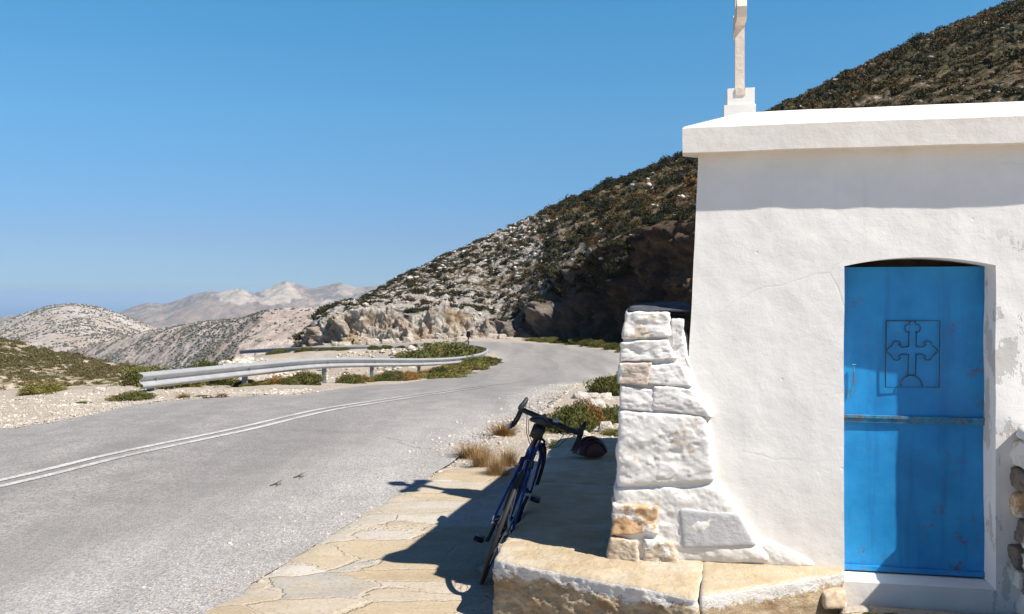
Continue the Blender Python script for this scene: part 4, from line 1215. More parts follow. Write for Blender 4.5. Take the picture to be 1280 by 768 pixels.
# near roadside, right of the road
plant('g', 713, 541, 56, 40, 'rounded green cushion bush just beyond the end of the stone bench')
plant('o', 736, 534, 46, 34, 'rusty orange bush growing against the green cushion bush beyond the bench')
plant('g', 764, 530, 42, 24, 'bright green bush tucked against the left edge of the rubble wall')
plant('y', 768, 545, 30, 12, 'low brownish plant in the gravel just above the dark end of the bench')
plant('g', 752, 515, 22, 12, 'small green plant on the pale gravel above the rusty bush')
plant('g', 764, 494, 48, 36, 'dark green bush at the right edge of the road below the far verge')
plant('so', 629, 546, 40, 20, 'small brown tussock on the asphalt edge left of the handlebar', name='grass_tussock', cat='grass tussock')
plant('s', 622, 598, 36, 32, 'pale dry grass tussock at the far end of the paving', name='grass_tussock', cat='grass tussock')
plant('s', 603, 587, 38, 28, 'straw coloured grass tussock at the road edge behind the palest one', name='grass_tussock', cat='grass tussock')
plant('so', 590, 574, 50, 20, 'flat reddish dry tussock lying on the road edge above the paving', name='grass_tussock', cat='grass tussock')
plant('so', 636, 582, 28, 22, 'short dry tussock close to the bicycle frame', name='grass_tussock', cat='grass tussock')
plant('y', 697, 560, 20, 14, 'little olive plant in the gravel between the brake cable and the bench', name='grass_tussock', cat='grass tussock')
plant('s', 436, 660, 9, 5, 'tiny weed in the joint halfway along the paving edge', name='weed', cat='weed')
plant('s', 338, 721, 13, 7, 'tiny weed in the joint near the lower end of the paving', name='weed', cat='weed')
# far verge under the dark rock cut
for i, (px, py, w, h, k, dd) in enumerate([(668, 436, 26, 6, 'y', 64.8), (686, 436, 28, 8, 'g', 63.3), (704, 438, 30, 8, 'g', 62), (722, 441, 26, 11, 'g', 60), (738, 444, 26, 13, 'g', 58), (752, 446, 26, 12, 'y', 56.4), (768, 450, 26, 12, 'g', 54), (786, 452, 26, 13, 'y', 51)]):
    plant(k, px, py, w, h, 'low bush in the row below the dark rock cut across the road', d=dd, group='verge bushes below the dark rock cut', deep=.8)
# left shoulder and guardrail
plant('g', 160, 500, 48, 15, 'flat green mound on the gravel at the near end of the guardrail')
plant('y', 47, 493, 54, 17, 'olive brown scrub on the gravel at the far left of the road')
plant('g', 101, 504, 19, 5, 'small flat green plant alone on the left gravel shoulder', name='weed', cat='weed')
plant('so', 228, 498, 22, 8, 'little orange plant on the gravel below the guardrail end', name='weed', cat='weed')
plant('so', 276, 496, 18, 6, 'little rusty plant at the asphalt edge under the guardrail', name='weed', cat='weed')
plant('g', 252, 497, 22, 4, 'thin green weed between the two orange plants under the guardrail', name='weed', cat='weed')
plant('g', 178, 478, 66, 28, 'tall green bush rising behind the near end of the guardrail', d=17.6)
plant('g', 256, 470, 58, 34, 'rounded green bush standing behind the guardrail left of the first clear post', d=20.5)
plant('y', 225, 480, 50, 20, 'yellowish bush low behind the guardrail between two green ones', d=18.8)
plant('g', 378, 488, 42, 22, 'green bush under the guardrail between the first two clear posts', d=22.5)
plant('g', 356, 490, 26, 14, 'small green bush at the asphalt edge left of the larger one under the rail', d=21.5)
plant('o', 342, 487, 26, 11, 'rusty bush in the shade under the guardrail post', d=21.5)
plant('g', 437, 483, 30, 14, 'green bush right of the second clear guardrail post', d=25.5)
plant('o', 455, 482, 20, 12, 'orange bush under the guardrail left of the third post', d=27.5)
plant('g', 490, 481, 30, 15, 'green bush right behind the third guardrail post', d=29)
plant('o', 509, 480, 26, 14, 'bright orange bush under the guardrail between third and fourth posts', d=30)
plant('g', 547, 478, 34, 15, 'green bush right of the fourth guardrail post', d=32)
plant('y', 565, 475, 44, 14, 'yellow green bush on the grassy bank inside the bend', d=34.5)
plant('y', 590, 470, 40, 14, 'pale yellow bush on the tip of the grassy bank', d=37.5)
plant('g', 585, 462, 60, 12, 'low green cover along the rail on the inside of the bend', d=40)
plant('g', 608, 463, 34, 12, 'rounded green bush at the outermost tip of the grassy bank', d=42)
plant('y', 545, 478, 60, 10, 'flat yellow green bush along the asphalt at the grassy bank', d=31.5)
plant('g', 520, 450, 60, 22, 'broad dark green bush beyond the guardrail above the fourth post', d=43)
plant('g', 556, 450, 70, 22, 'broad green bush beyond the guardrail right inside the loop of the rail', d=46)
plant('g', 585, 446, 40, 14, 'dense green bush inside the far curl of the guardrail', d=50)
plant('g', 500, 447, 20, 9, 'small round bush on the left flank of the broad bushes beyond the rail', d=47)
srs = random.Random(3)
for i in range(44):
    px = srs.uniform(300, 600); dd = float(np.interp(px, [300, 411, 470, 526, 600], [20.2, 24.6, 29.3, 34.2, 43])) + srs.uniform(-1.0, .3)
    k_ = srs.choice(['s', 'y', 'so', 'y', 'g'])
    w_ = srs.uniform(10, 24) * (1 if px < 480 else .8)
    plant(k_, px, 480, w_, w_ * srs.uniform(.3, .5), 'small low plant in the dry strip at the foot of the guardrail', d=dd, group='small plants along the foot of the guardrail', name='low_plant', cat='plant')
for i in range(34):
    px = srs.uniform(275, 500); dd = srs.uniform(44, 57)
    plant(srs.choice('ggo'), px, 440, srs.uniform(4, 10), srs.uniform(3, 5), 'small shrub dotted on the white rubble slope beyond the guardrail', d=dd, group='small shrubs on the white rubble slope', name='shrub', cat='shrub')
for i in range(26):
    px = srs.uniform(330, 560)
    plant('g', px, 440, srs.uniform(8, 18), srs.uniform(4, 6), 'low shrub in the row along the foot of the distant guardrail', d=60.5 + max(0, (480 - px)) * .035, group='shrubs along the distant guardrail', name='shrub', cat='shrub')
plant('g', wl(.80, 0)[0] / 3.95 * FPX + 640, 750, 18, 10, 'tiny green weed at the foot of the door jamb', d=3.95, name='weed', cat='weed', dz=.195)
plant('g', wl(.90, 0)[0] / 3.93 * FPX + 640, 752, 26, 7, 'tiny creeping green weed below the white door step', d=3.93, name='weed', cat='weed', dz=.195)

# hillside scrub: the nearest shrubs one by one, the rest as one cover
SM = [leafcloud(130, 500 + i, lump=.35, flat=.7, ls=(.16, .30)) for i in range(6)]
bmi = bmesh.new(); bmesh.ops.create_icosphere(bmi, subdivisions=1, radius=.72)
IC = np.array([v.co[:] for v in bmi.verts]); IF = np.array([[v.index for v in q.verts] for q in bmi.faces]); bmi.free()
def scatter(x, y, z, s, tint, name, mat, label=None):
    Vq, Tq, Vt, Tt = [], [], [], []
    n_ = len(x); ks = rng.integers(0, 6, n_); an = rng.uniform(0, 6.28, n_)
    for i in range(n_):
        V, F, t = SM[ks[i]]
        c, sn = math.cos(an[i]), math.sin(an[i])
        def tr(A):
            return np.stack([(A[:, 0] * c - A[:, 1] * sn) * s[i] + x[i], (A[:, 0] * sn + A[:, 1] * c) * s[i] + y[i], A[:, 2] * s[i] * .95 + z[i]], -1)
        Vq.append(tr(V)); Tq.append(np.clip(t * .6 + tint[i] * .5, 0, 1)); Vt.append(tr(IC * np.array([1, 1, .7]))); Tt.append(np.full(len(IC), tint[i] * .2))
    nq = len(SM[0][0]); nF = SM[0][1]
    Fq = (np.arange(n_)[:, None, None] * nq + nF[None]).reshape(-1, 4)
    Ft = (n_ * nq + np.arange(n_)[:, None, None] * len(IC) + IF[None]).reshape(-1, 3)
    return npmesh(name, np.vstack(Vq + Vt), [Fq, Ft], mat, None, False, {'tint': np.concatenate(Tq + Tt)})
def sample_mountain(nn_, seed):
    r_ = np.random.default_rng(seed)
    nr, nc = MP.shape[:2]
    # weights ~ sqrt of apparent area x density
    A = MP; du = np.linalg.norm(np.diff(A, axis=1)[:-1], axis=-1); dv = np.linalg.norm(np.diff(A, axis=0)[:, :-1], axis=-1)
    area = du * dv
    Pm = A[:-1, :-1]; dist = np.linalg.norm(Pm, axis=-1)
    clump = fbm(Pm[..., 0] * .09, Pm[..., 1] * .09, 0, 4, 611)
    vg = MVEG[:-1, :-1]
    dens = np.clip(.85 + vg * .7 + .5 * clump, 0.05, 2) * ((MV[:-1, :-1] > .175) | ((MPX[:-1, :-1] > 680) & (MV[:-1, :-1] > .11) & (clump > -.1))) * (MV[:-1, :-1] < 1.06)
    # rocky band low on the pale shoulder, bare crags
    w = area * dens / dist ** 1.6
    w = (w / w.sum()).ravel()
    idx = r_.choice(w.size, nn_, p=w)
    i, j = np.unravel_index(idx, Pm.shape[:2])
    f = r_.uniform(0, 1, (nn_, 2, 1))
    Q = A[i, j] + (A[i + 1, j] - A[i, j]) * f[:, 0] + (A[i, j + 1] - A[i, j]) * f[:, 1]
    vv_ = vg[i, j]
    s_ = r_.lognormal(-.62, .40, nn_) * np.clip(np.linalg.norm(Q, axis=1) / 120, .75, 1.5)
    return Q, np.clip(s_, .22, 1.7), vv_, MPX[i, j]
Q, sz, vv_, qpx = sample_mountain(13500, 71)
sz = np.where(qpx < 680, np.minimum(sz, .66), sz)
app = sz / np.linalg.norm(Q, axis=1) * (qpx < 870)
order = np.argsort(-app)
big, rest = order[:150], order[150:]
tn = np.clip(rng.normal(.4, .25, len(Q)) + .25 * (fbm(Q[:, 0] * .05, Q[:, 1] * .05, 0, 3, 5)), 0, 1)
rgt = (qpx[rest] + rng.normal(0, 25, len(rest))) > 700
for sel, m_, lb in ((rest[~rgt], 'leafd', 'dark scrub dotted over the pale rocky side of the mountain'), (rest[rgt], 'leafr', 'dense olive and rusty scrub on the right side of the mountain')):
    o = scatter(Q[sel, 0], Q[sel, 1], Q[sel, 2] - .1, sz[sel], tn[sel], 'scrub', MAT[m_])
    tag(o, lb, 'scrub', kind='stuff')
SH = [plant_mesh('shrub', MAT['leafd'], 700, 520 + i, lump=.25, flat=.85, ls=(.09, .17)) for i in range(4)]
for i in big:
    o = bpy.data.objects.new('shrub', SH[i % 4]); COL.objects.link(o)
    o.location = (Q[i, 0], Q[i, 1], Q[i, 2] - .1); o.scale = (sz[i],) * 3; o.rotation_euler = (0, 0, i * 1.7)
    tag(o, 'dark rounded shrub on the rocky slope above the road cut', 'shrub', 'dark shrubs on the rocky slope above the road cut', 'thing')

def blobs(name, H, nb, smin, smax, jr, seed, dens=None):
    r_ = np.random.default_rng(seed)
    x, d, z, v = H
    i = r_.integers(2, 108, nb); j = r_.integers(jr[0], jr[1], nb)
    f = r_.uniform(0, 1, nb)
    q = np.stack([x[i, j] + (x[i, j + 1] - x[i, j]) * f, d[i, j] + (d[i, j + 1] - d[i, j]) * f, z[i, j] + (z[i, j + 1] - z[i, j]) * f], -1)
    k = fbm(q[:, 0] / smax * .05, q[:, 1] / smax * .05, 0, 3, seed) + r_.normal(0, .3, nb) > -.15
    if dens is not None: k &= r_.uniform(0, 1, nb) < dens(i / 110., j)
    q = q[k]; s_ = r_.uniform(smin, smax, len(q))
    return pebbles(name, q[:, 0], q[:, 1], q[:, 2] + s_ * .3, s_, MAT['farscrub'], seed)
pxb = np.linspace(-260, 330, 420); pxc = np.linspace(20, 560, 420)
LATE = [(HB, 15000, .7, 1.9, (0, 418), 81, None, 'scrub', 'small dark bushes dotted over the rounded pale hill'),
        (HC, 13000, .5, 1.4, (0, 418), 82, lambda s, j: np.where(pxc[j] < 268 + 72 * s, 1.0, .10), 'scrub', 'dark scrub on the shaded side of the valley spur')]

# scrub of the near left hill
bx, by, bz, bv = BH
r_ = np.random.default_rng(9)
i = (r_.uniform(0, 1, 7500) ** .8 * 149).astype(int); j = r_.integers(40, 415, 7500)
kk = fbm(bx[i, j] * .35, by[i, j] * .22, 0, 3, 33) + r_.normal(0, .45, 7500) > -.25
i, j = i[kk], j[kk]
q = np.stack([bx[i, j], by[i, j], bz[i, j]], -1)
o = scatter(q[:, 0] + r_.normal(0, .3, len(q)), q[:, 1] + r_.normal(0, .3, len(q)), q[:, 2] - .1, np.clip(r_.lognormal(-.85, .3, len(q)), .2, 1.0), np.clip(r_.normal(.6, .3, len(q)), 0, 1), 'scrub', MAT['leafn'])
tag(o, 'low olive scrub covering the near hillside on the left', 'scrub', kind='stuff')

# ------------------------------------------------------------------ loose stone
def pebbles(name, x, y, z, s, mat, seed):
    r_ = np.random.default_rng(seed)
    bmi = bmesh.new(); bmesh.ops.create_icosphere(bmi, subdivisions=1, radius=1)
    C0 = np.array([v.co[:] for v in bmi.verts]); F0 = np.array([[v.index for v in f.verts] for f in bmi.faces]); bmi.free()
    n_ = len(x)
    C = C0[None] * r_.uniform(.5, 1.35, (n_, len(C0), 1)) * r_.uniform(.6, 1.2, (n_, 1, 3)) * np.array([1, 1, .6])
    a = r_.uniform(0, 6.28, n_); c, s_ = np.cos(a)[:, None], np.sin(a)[:, None]
    X = (C[..., 0] * c - C[..., 1] * s_) * s[:, None] + x[:, None]; Y = (C[..., 0] * s_ + C[..., 1] * c) * s[:, None] + y[:, None]; Z = C[..., 2] * s[:, None] + z[:, None]
    F = (np.arange(n_)[:, None, None] * len(C0) + F0[None]).reshape(-1, 3)
    return npmesh(name, np.stack([X, Y, Z], -1).reshape(-1, 3), F, mat)
r_ = np.random.default_rng(21)
nA = 9000
t = r_.beta(1.1, 1.6, nA); ya = 3.0 + t * 22; xr_ = np.interp(ya, RR[:, 1], RR[:, 0])
xa = xr_ + np.where(r_.uniform(0, 1, nA) < .5, -np.abs(r_.normal(0, .38, nA)) + .05, r_.uniform(0, 1, nA) * np.where(ya < 8.2, .03, 3.2))
nB = 6000
yb = r_.uniform(9, 17, nB); xl_ = np.interp(yb, RL[:, 1], RL[:, 0]); xb_ = xl_ + .25 - r_.exponential(1.6, nB)
X = np.concatenate([xa, xb_]); Y = np.concatenate([ya, yb])
Z, inr, _ = T(X, Y); Z = np.where(inr, zp(Y) + .012, Z)
ss = np.clip(r_.lognormal(-4.6, .45, len(X)), .004, .05) * np.where(Y > 9, 1.5, .8) * np.where(inr, .65, 1)
n = NT('gravel_stone'); gm = n.done(n.mix(n.ramp(n.noise(3, 3), [(.35, 0.0), (.65, 1.0)]), (.32, .27, .21), (.58, .53, .46)), .95)
tag(pebbles('gravel', X, Y, Z, ss, gm, 5), 'loose pale gravel along both edges of the road', 'gravel', kind='stuff')
nC = 5000
xc = r_.uniform(-19, -3, nC); yc = r_.uniform(38, 60, nC); Zc, inr, _ = T(xc, yc)
k = (~inr) & inpoly(xc, yc, RAVINE)
tag(pebbles('rubble', xc[k], yc[k], Zc[k], np.clip(r_.lognormal(-2.4, .55, k.sum()), .03, .5), gm, 6), 'white rubble strewn over the slope beyond the guardrail', 'rubble', kind='stuff')

for H, nb, a_, b_, jr, sd_, dn, nm, lb in LATE:
    tag(blobs(nm, H, nb, a_, b_, jr, sd_, dn), lb, 'scrub', kind='stuff')
Qb, sb, _, bpx = sample_mountain(9000, 72)
kb = rng.uniform(0, 1, len(bpx)) < np.where(bpx < 690, .9, .22)
n = NT('limestone_boulder'); gm2 = n.done(n.mix(n.ramp(n.noise(1.2, 5, .7), [(.35, 0.0), (.6, 1.0)]), (.30, .26, .22), (.58, .53, .48)), .95)
tag(pebbles('boulders', Qb[kb, 0], Qb[kb, 1], Qb[kb, 2], sb[kb] * .42, gm2, 8), 'pale limestone boulders strewn over the mountainside', 'boulders', kind='stuff')

def rock(label, px, py, w, h, seed, mat='tan', d=None, grp=None):
    if d is None: x, y = unproj(px, py)
    else: x, y = at(px, d), d
    z = float(T(np.array([x]), np.array([y]))[0][0])
    a = w * y / FPX / 2; hh = h * y / FPX
    o = hexa('rock', [(-a, -a * .6, -.05), (a, -a * .5, -.05), (a * .9, a * .7, -.05), (-a * .9, a * .6, -.05)], [(-a * .8, -a * .4, hh), (a * .7, -a * .4, hh * .85), (a * .7, a * .5, hh), (-a * .6, a * .5, hh * 1.05)], MAT[mat], None, (14, 12, 8), a * .16, 1.6 / a, 5, seed)
    o.location = (x, y, z); o.rotation_euler = (0, 0, (seed % 7 - 3) * .12)
    tag(o, label, 'rock', grp, 'thing')
rock('flat pale ledge of rock at the road edge beside the dark green bush', 742, 498, 56, 6, 701, 'rubble')
rock('pale boulder between the rusty bush and the small green plant', 745, 515, 30, 14, 702, 'rubble')
rock('white stone right of the rusty bush near the rubble wall', 757, 541, 22, 12, 703, 'rubble')
rock('pale stone behind the cables of the bicycle', 690, 556, 18, 8, 704, 'rubble')
rock('squat stone just beyond the far end of the bench', 728, 547, 26, 7, 705, 'rubble')
rock('tan boulder on the left gravel shoulder before the guardrail end', 125, 492, 16, 6, 706, 'rubble')
for i in range(18):
    px = srs.uniform(405, 640); dd = 70 - srs.uniform(0, 1.2)
    rock('pale fallen boulder at the foot of the limestone cut', px, 437, srs.uniform(5, 10) * srs.choice([1, 1, 1.6, 2.6]), srs.uniform(2, 7), 720 + i, 'palest', d=dd, grp='boulders at the foot of the limestone cut')

# ------------------------------------------------------------------ small road sign seen from behind
sp = empty('road_sign', (at(585.5, 59.5), 59.5, float(T(np.array([at(585.5, 59.5)]), np.array([59.5]))[0][0])))
tag(sp, 'small road sign on a thin dark post at the far curl of the guardrail', 'road sign')
hz_ = zat(414, 59.5) - sp.location.z
bm = bmesh.new(); tube(bm, [(0, 0, -.2), (0, 0, hz_)], .045, 8); bmobj('pole', bm, MAT['bmetal'], sp)
bm = bmesh.new(); box(bm, (0, .06, hz_ - .22), (.14, .012, .2)); bmesh.ops.bevel(bm, geom=bm.edges, offset=.01, segments=1); bmobj('panel', bm, MAT['bmetal'], sp)
bm = bmesh.new(); tube(bm, [(-.22, 0, hz_ - .72), (0, -.02, hz_ - .62), (.2, 0, hz_ - .72)], .04, 6); bmobj('bracket', bm, MAT['bmetal'], sp)

# ------------------------------------------------------------------ racing bicycle
bike = empty('bicycle', (-.167, 4.95, 0.003), (R(20), 0, R(83.5)))
tag(bike, 'blue and black racing bicycle with drop handlebars leaning on the stone bench', 'bicycle')
WR = .335
def wheel(cx, nm, par):
    w = bpy.data.objects.new(nm, None); COL.objects.link(w); w.parent = par; w.location = (cx, 0, WR)
    def ring(name, r0, rt, mat, sq=1.0, n1=64, n2=10):
        a = np.linspace(0, 2 * np.pi, n1, endpoint=False); b = np.linspace(0, 2 * np.pi, n2, endpoint=False)
        A, B = np.meshgrid(a, b, indexing='ij'); rr_ = r0 + rt * np.cos(B) * sq
        V = np.stack([rr_ * np.cos(A), rt * np.sin(B), rr_ * np.sin(A)], -1).reshape(-1, 3)
        i, j = np.meshgrid(np.arange(n1), np.arange(n2), indexing='ij'); i2 = (i + 1) % n1; j2 = (j + 1) % n2
        F = np.stack([i * n2 + j, i2 * n2 + j, i2 * n2 + j2, i * n2 + j2], -1).reshape(-1, 4)
        return npmesh(name, V, F, mat, w, True)
    ring('tyre', WR - .0135, .0135, MAT['black']); ring('rim', WR - .037, .010, MAT['bmetal'], 1.6)
    bm = bmesh.new()
    for k in range(24):
        a = 2 * math.pi * k / 24; a0 = a + (.5 if k % 4 < 2 else -.5); s_ = .028 if k % 2 else -.028
        tube(bm, [(.018 * math.cos(a0), s_, .018 * math.sin(a0)), ((WR - .045) * math.cos(a), 0, (WR - .045) * math.sin(a))], .0011, 4, False)
    bmobj('spokes', bm, MAT['silver'], w)
    bm = bmesh.new(); tube(bm, [(0, -.05, 0), (0, -.035, 0), (0, -.03, 0), (0, .03, 0), (0, .035, 0), (0, .05, 0)], [.009, .009, .019, .019, .009, .009], 14); bmobj('hub', bm, MAT['bmetal'], w, True, 40)
    bm = bmesh.new(); tube(bm, [(0, .05, 0), (0, .066, 0)], .008, 8); tube(bm, [(0, .06, 0), (-.01, .066, .045)], .004, 6); bmobj('skewer', bm, MAT['silver'], w, True)
    return w
rwh = wheel(0, 'rear_wheel', bike)
BB = (.41, 0, .27); ST = (.275, 0, .765); HT = (.858, 0, .765); HB = (.885, 0, .665); FH = (.985, 0, WR)
fr = bpy.data.objects.new('frame', None); COL.objects.link(fr); fr.parent = bike
def tb(name, pts, r, mat, par, seg=12):
    bm = bmesh.new(); tube(bm, pts, r, seg); return bmobj(name, bm, mat, par, True, 50)
tb('seat_tube', [BB, ST], .0165, MAT['blue'], fr); tb('down_tube', [BB, (.87, 0, .70)], [.022, .024], MAT['blue'], fr)
tb('top_tube', [(.285, 0, .74), (.86, 0, .745)], .017, MAT['blue'], fr); tb('head_tube', [HB, HT], .023, MAT['blue'], fr)
for sgn in (-1, 1):
    tb('seat_stay', [(.29, sgn * .012, .73), (.22, sgn * .035, .61), (.0, sgn * .064, WR)], [.009, .0085, .007], MAT['blue'], fr)
    tb('chain_stay', [(.39, sgn * .02, .27), (.28, sgn * .035, .285), (.0, sgn * .064, WR)], [.012, .011, .008], MAT['blue'], fr)
tb('bottom_bracket', [(BB[0], -.036, BB[2]), (BB[0], .036, BB[2])], .022, MAT['bmetal'], fr)
tb('seat_post', [ST, (.245, 0, .86), (.235, 0, .915)], .0135, MAT['bmetal'], bike)
# saddle
bm = bmesh.new(); rings = []
for k in range(15):
    u = k / 14; x = .10 + u * .275
    w = .072 * (1 - sstep(.15, .75, u)) + .019 * sstep(.15, .75, u); w = float(w) * (math.sqrt(max(0.02, 1 - (abs(u - .5) * 2) ** 8)))
    h = .028 - .010 * u; zc = .945 + .012 * (1 - u) ** 2 + .004 * u
    rings.append([bm.verts.new((x, w * math.cos(a), zc + (h * .5 * math.sin(a) if math.sin(a) > 0 else h * 1.1 * math.sin(a)) - .35 * w * abs(math.cos(a)) ** 2)) for a in [2 * math.pi * q / 16 for q in range(16)]])
for a, b in zip(rings, rings[1:]):
    for q in range(16): bm.faces.new((a[q], a[(q + 1) % 16], b[(q + 1) % 16], b[q]))
bm.faces.new(rings[0][::-1]); bm.faces.new(rings[-1])
sd = bmobj('saddle', bm, MAT['tape'], bike, True)
for sgn in (-1, 1): tb('saddle_rail', [(.13, sgn * .03, .93), (.17, sgn * .022, .912), (.29, sgn * .022, .912), (.35, sgn * .01, .935)], .0035, MAT['silver'], sd, 6)
# saddle bag under the saddle
bm = bmesh.new(); box(bm, (.16, 0, .875), (.06, .036, .034)); bmesh.ops.bevel(bm, geom=bm.edges, offset=.018, segments=3)
bmobj('saddle_bag', bm, MAT['tape'], bike, True)
# front end, turned a little
fe = bpy.data.objects.new('steering', None); COL.objects.link(fe); fe.parent = bike; fe.location = (.868, 0, 0); STEER = R(-12)
fe.rotation_euler = (0, 0, STEER)
F0 = .868
fk = bpy.data.objects.new('fork', None); COL.objects.link(fk); fk.parent = bike; fk.location = (F0, 0, 0); fk.rotation_euler = (0, 0, STEER)
for sgn in (-1, 1): tb('fork_blade', [(.02, sgn * .03, .665), (.045, sgn * .046, .60), (.085, sgn * .05, .45), (.117, sgn * .05, WR)], [.012, .013, .011, .007], MAT['blue'], fk)
tb('fork_crown', [(.017, -.036, .668), (.02, .036, .668)], .017, MAT['blue'], fk)
fwh = wheel(.117, 'front_wheel', bike)
fwh.location = (F0 + .117 * math.cos(STEER), .117 * math.sin(STEER), WR); fwh.rotation_euler = (0, 0, STEER)
hbz = .835
bpy.data.objects.remove(fe)
hb_ = bpy.data.objects.new('handlebar', None); COL.objects.link(hb_); hb_.parent = bike; hb_.location = (F0, 0, 0); hb_.rotation_euler = (0, 0, STEER)
tb('stem', [(-.012, 0, .765), (-.02, 0, .80), (-.012, 0, .815), (.065, 0, hbz)], [.019, .019, .018, .018], MAT['bmetal'], hb_)
bar = []
side = [(.068, .0), (.068, .06), (.066, .15), (.070, .195), (.10, .212), (.135, .218)]
pts = [(x, y, hbz) for x, y in side] + [(.158, .220, hbz - .03), (.155, .222, hbz - .075), (.125, .224, hbz - .115), (.08, .226, hbz - .130), (.03, .228, hbz - .132)]
full = [(x, -y, z) for x, y, z in pts[::-1]] + pts[1:]
fs = spline(full, 90)
tb('bar', [tuple(p) for p in fs], .0175, MAT['tape'], hb_, 12)
tb('bar_clamp', [(.067, -.03, hbz), (.067, .03, hbz)], .019, MAT['bmetal'], hb_)
for sgn in (-1, 1):
    tb('brake_hood', [(.10, sgn * .214, hbz + .006), (.14, sgn * .218, hbz + .012), (.175, sgn * .219, hbz + .028), (.198, sgn * .219, hbz + .058), (.196, sgn * .219, hbz + .070)], [.016, .019, .018, .015, .008], MAT['tape'], hb_)
    tb('brake_lever', [(.190, sgn * .221, hbz + .03), (.205, sgn * .224, hbz - .02), (.192, sgn * .228, hbz - .075), (.170, sgn * .232, hbz - .11)], [.007, .008, .007, .005], MAT['bmetal'], hb_, 8)
    tb('bar_plug', [(.031, sgn * .228, hbz - .132), (.020, sgn * .228, hbz - .132)], .0165, MAT['galvd'], hb_)
bm = bmesh.new(); box(bm, (.05, -.065, hbz + .022), (.028, .02, .009)); bmesh.ops.bevel(bm, geom=bm.edges, offset=.004, segments=2); bmobj('bike_computer', bm, MAT['silver'], hb_, True)
for sgn in (-1, 1):
    tb('brake_cable', [(.06, sgn * .10, hbz - .01), (.10, sgn * .13, hbz - .05), (.11, sgn * .10, hbz - .14), (.06, sgn * .03, hbz - .19), (0.03, sgn * .02, hbz - .21)], .0025, MAT['black'], hb_, 6)
    tb('gear_cable', [(.165, sgn * .212, hbz + .03), (.16, sgn * .17, hbz - .03), (.12, sgn * .12, hbz - .14), (.03, sgn * .035, hbz - .20), (-.04, sgn * .02, hbz - .24)], .0025, MAT['black'], hb_, 6)
def caliper(loc, par):
    bm = bmesh.new()
    tube(bm, [(loc[0], 0, loc[1] + .015), (loc[0], .035, loc[1]), (loc[0] - .005, .038, loc[1] - .03), (loc[0], .02, loc[1] - .045)], [.009, .010, .009, .007], 8)
    tube(bm, [(loc[0], 0, loc[1] + .015), (loc[0], -.035, loc[1]), (loc[0] - .005, -.038, loc[1] - .03), (loc[0], -.02, loc[1] - .045)], [.009, .010, .009, .007], 8)
    return bmobj('brake_caliper', bm, MAT['bmetal'], par, True)
caliper((.205, .69), bike)
c2 = caliper((.05, .70), fk)
# drivetrain
cr = bpy.data.objects.new('crankset', None); COL.objects.link(cr); cr.parent = bike
def disc(name, x, y, z, r, th, teeth, mat, par, hole=.6):
    bm = bmesh.new(); N = teeth * 2
    def rg(rad, yy, tooth=False): return [bm.verts.new((x + (rad + (.004 if tooth and q % 2 else 0)) * math.cos(2 * math.pi * q / N), yy, z + (rad + (.004 if tooth and q % 2 else 0)) * math.sin(2 * math.pi * q / N))) for q in range(N)]
    a, b, c, d = rg(r, y - th, True), rg(r, y + th, True), rg(r * hole, y + th), rg(r * hole, y - th)
    for p, q_ in ((a, b), (b, c), (c, d), (d, a)):
        for k in range(N): bm.faces.new((p[k], p[(k + 1) % N], q_[(k + 1) % N], q_[k]))
    return bmobj(name, bm, mat, par)
disc('chainring', BB[0], -.048, BB[2], .098, .002, 50, MAT['bmetal'], cr, .84)
disc('chainring', BB[0], -.040, BB[2], .072, .002, 36, MAT['bmetal'], cr, .8)
for k in range(5):
    a = 2 * math.pi * k / 5; tb('spider_arm', [(BB[0], -.045, BB[2]), (BB[0] + .085 * math.cos(a), -.045, BB[2] + .085 * math.sin(a))], [.010, .006], MAT['bmetal'], cr, 6)
th_ = R(80)
for sgn, aa in ((-1, th_), (1, th_ + math.pi)):
    e = (BB[0] + .17 * math.cos(aa), sgn * .068, BB[2] + .17 * math.sin(aa))
    tb('crank_arm', [(BB[0], sgn * .056, BB[2]), e], [.015, .011], MAT['bmetal'], cr, 8)
    pd = bpy.data.objects.new('pedal', None); COL.objects.link(pd); pd.parent = bike; pd.location = e
    bm = bmesh.new(); tube(bm, [(0, 0, 0), (0, sgn * .085, 0)], .007, 8); bmobj('axle', bm, MAT['silver'], pd, True)
    bm = bmesh.new(); box(bm, (0, sgn * .05, 0), (.042, .030, .011)); bmesh.ops.bevel(bm, geom=bm.edges, offset=.007, segments=2); bmobj('pedal_body', bm, MAT['bmetal'], pd, True)
for k, rr_ in enumerate((.022, .027, .032, .037, .043, .050)): disc('sprocket', 0, -.052 + k * .0045, WR, rr_, .001, 14 + 2 * k, MAT['silver'], rwh, .5).location = (0, 0, -WR)
ch = [(0, -.043, WR + .035), (.41, -.045, .27 + .098)] + [(.41 + .1 * math.sin(a), -.045, .27 + .1 * math.cos(a)) for a in np.linspace(.3, 2.9, 9)] + [(.41, -.045, .172), (.07, -.045, .175), (.045, -.045, .155), (.02, -.045, .165), (.03, -.045, .20), (.06, -.045, .235), (.05, -.045, .27), (.01, -.044, WR - .036)] + [(-.036 * math.cos(a), -.043, WR - .036 * math.sin(a)) for a in np.linspace(1.2, -1.2, 6)]
tb('chain', ch + [ch[0]], .0035, MAT['bmetal'], bike, 6)
bm = bmesh.new(); box(bm, (.04, -.05, .205), (.010, .006, .055)); tube(bm, [(.0, -.06, WR - .01), (.03, -.062, .27), (.05, -.055, .24)], [.008, .011, .011], 8)
bmobj('rear_derailleur', bm, MAT['bmetal'], bike, True, 40)
tb('bottle_cage', [(.62, .02, .50), (.66, .035, .50), (.69, .02, .46), (.60, .03, .40), (.545, .03, .375), (.50, .0, .37)], .003, MAT['silver'], bike, 6)

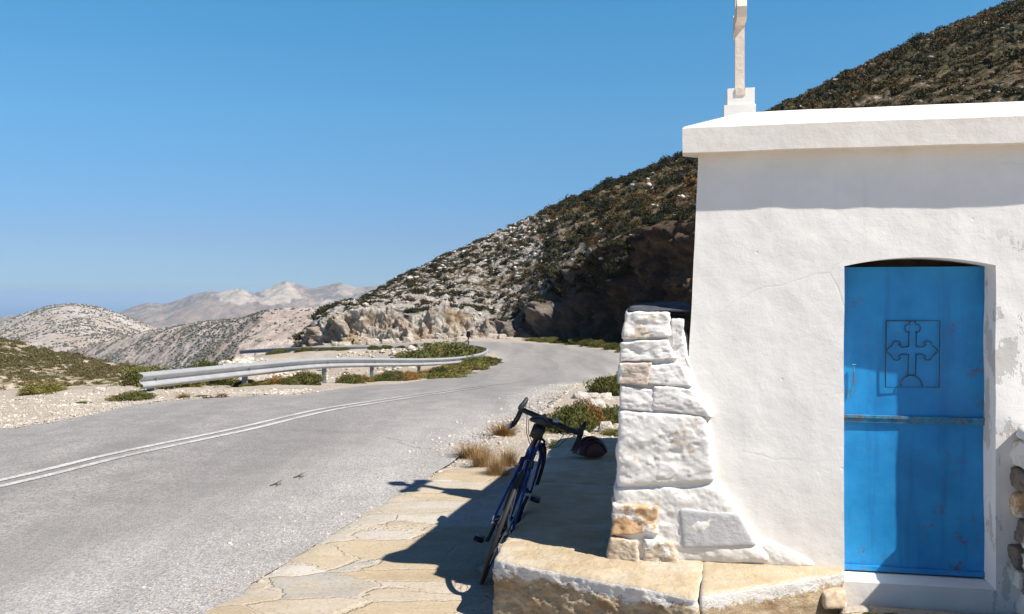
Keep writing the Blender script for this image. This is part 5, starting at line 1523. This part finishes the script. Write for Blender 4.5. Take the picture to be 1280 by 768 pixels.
# ------------------------------------------------------------------ helmet lying on the bench
hx, hy = at(738, 7.1), 7.1
hel = empty('cycling_helmet', (hx, hy, .300), (0, 0, R(25)))
tag(hel, 'black and dark red cycling helmet lying on the shaded end of the stone bench', 'helmet')
def shell(name, sc, mat, z0=.02, a0=-1, ribs=None, th=.012):
    bm = bmesh.new(); n1, n2 = 36, 14; g = []
    for i in range(n1):
        a = 2 * math.pi * i / n1; col = []
        for j in range(n2):
            b = (math.pi / 2) * j / (n2 - 1)
            fr_ = 1 + .10 * max(0, -math.cos(a)) ** 2
            r_ = math.cos(b)
            x = sc[0] * r_ * math.cos(a) * fr_; y = sc[1] * r_ * math.sin(a); z = z0 + sc[2] * math.sin(b) + .025 * (abs(math.sin(a)) < .99) * math.cos(a) ** 2 * (1 - j / (n2 - 1))
            k = 1.0
            if ribs: k = 1 + ribs * (1 if math.sin(y / sc[1] * 9.5 + .3) > -.1 else -.9)
            col.append(bm.verts.new((x * k, y * k, z0 + (z - z0) * k)))
        g.append(col)
    for i in range(n1):
        for j in range(n2 - 1):
            bm.faces.new((g[i][j], g[(i + 1) % n1][j], g[(i + 1) % n1][j + 1], g[i][j + 1]))
    bmesh.ops.remove_doubles(bm, verts=bm.verts, dist=.0008)
    return bmobj(name, bm, mat, hel, True, 50)
shell('liner', (.128, .098, .118), MAT['tape'])
shell('shell', (.138, .107, .128), MAT['red'], .03, ribs=.055)
bm = bmesh.new()
tube(bm, [tuple(p) for p in spline([(.05, .09, .06), (.06, .10, .01), (.03, .13, .006), (-.01, .11, .006), (-.04, .09, .05)], 20)], .004, 6)
bmobj('strap', bm, MAT['black'], hel, True)
for k in range(5):
    yy = -.07 + .035 * k
    tb('vent_rib', [( .13 * math.cos(a) * math.sqrt(1 - (yy / .112) ** 2), yy * 1.02, .03 + .142 * math.sin(a) * math.sqrt(1 - (yy / .112) ** 2)) for a in np.linspace(.25, 2.9, 14)], .009, MAT['red'] if k % 2 else MAT['bmetal'], hel, 8)

for o in list(COL.objects):
    if o.parent is None and o.get('category') and not o.get('kind'): o['kind'] = 'thing'

# twigs lying on the asphalt
for lb, px, py, w, sd_ in (('dark forked twig lying on the asphalt left of the cross shadow', 345, 608, 12, 1), ('thin dark twig on the asphalt above the forked one', 374, 598, 12, 2)):
    x, y = unproj(px, py); rt_ = random.Random(sd_); a = w * y / FPX / 2
    bm = bmesh.new()
    tube(bm, [(-a, -.04, .006), (-a * .3, .01, .010), (a * .4, -.01, .008), (a, .03, .012)], [.004, .006, .005, .002], 6)
    tube(bm, [(-a * .3, .01, .010), (a * .1, .09, .016), (a * .3, .16, .010)], [.004, .003, .002], 6)
    tube(bm, [(a * .4, -.01, .008), (a * .6, -.09, .012)], [.004, .002], 6)
    o = bmobj('twig', bm, MAT['soil']); o.location = (x, y, float(zp(y)) + .012); tag(o, lb, 'twig', None, 'thing')
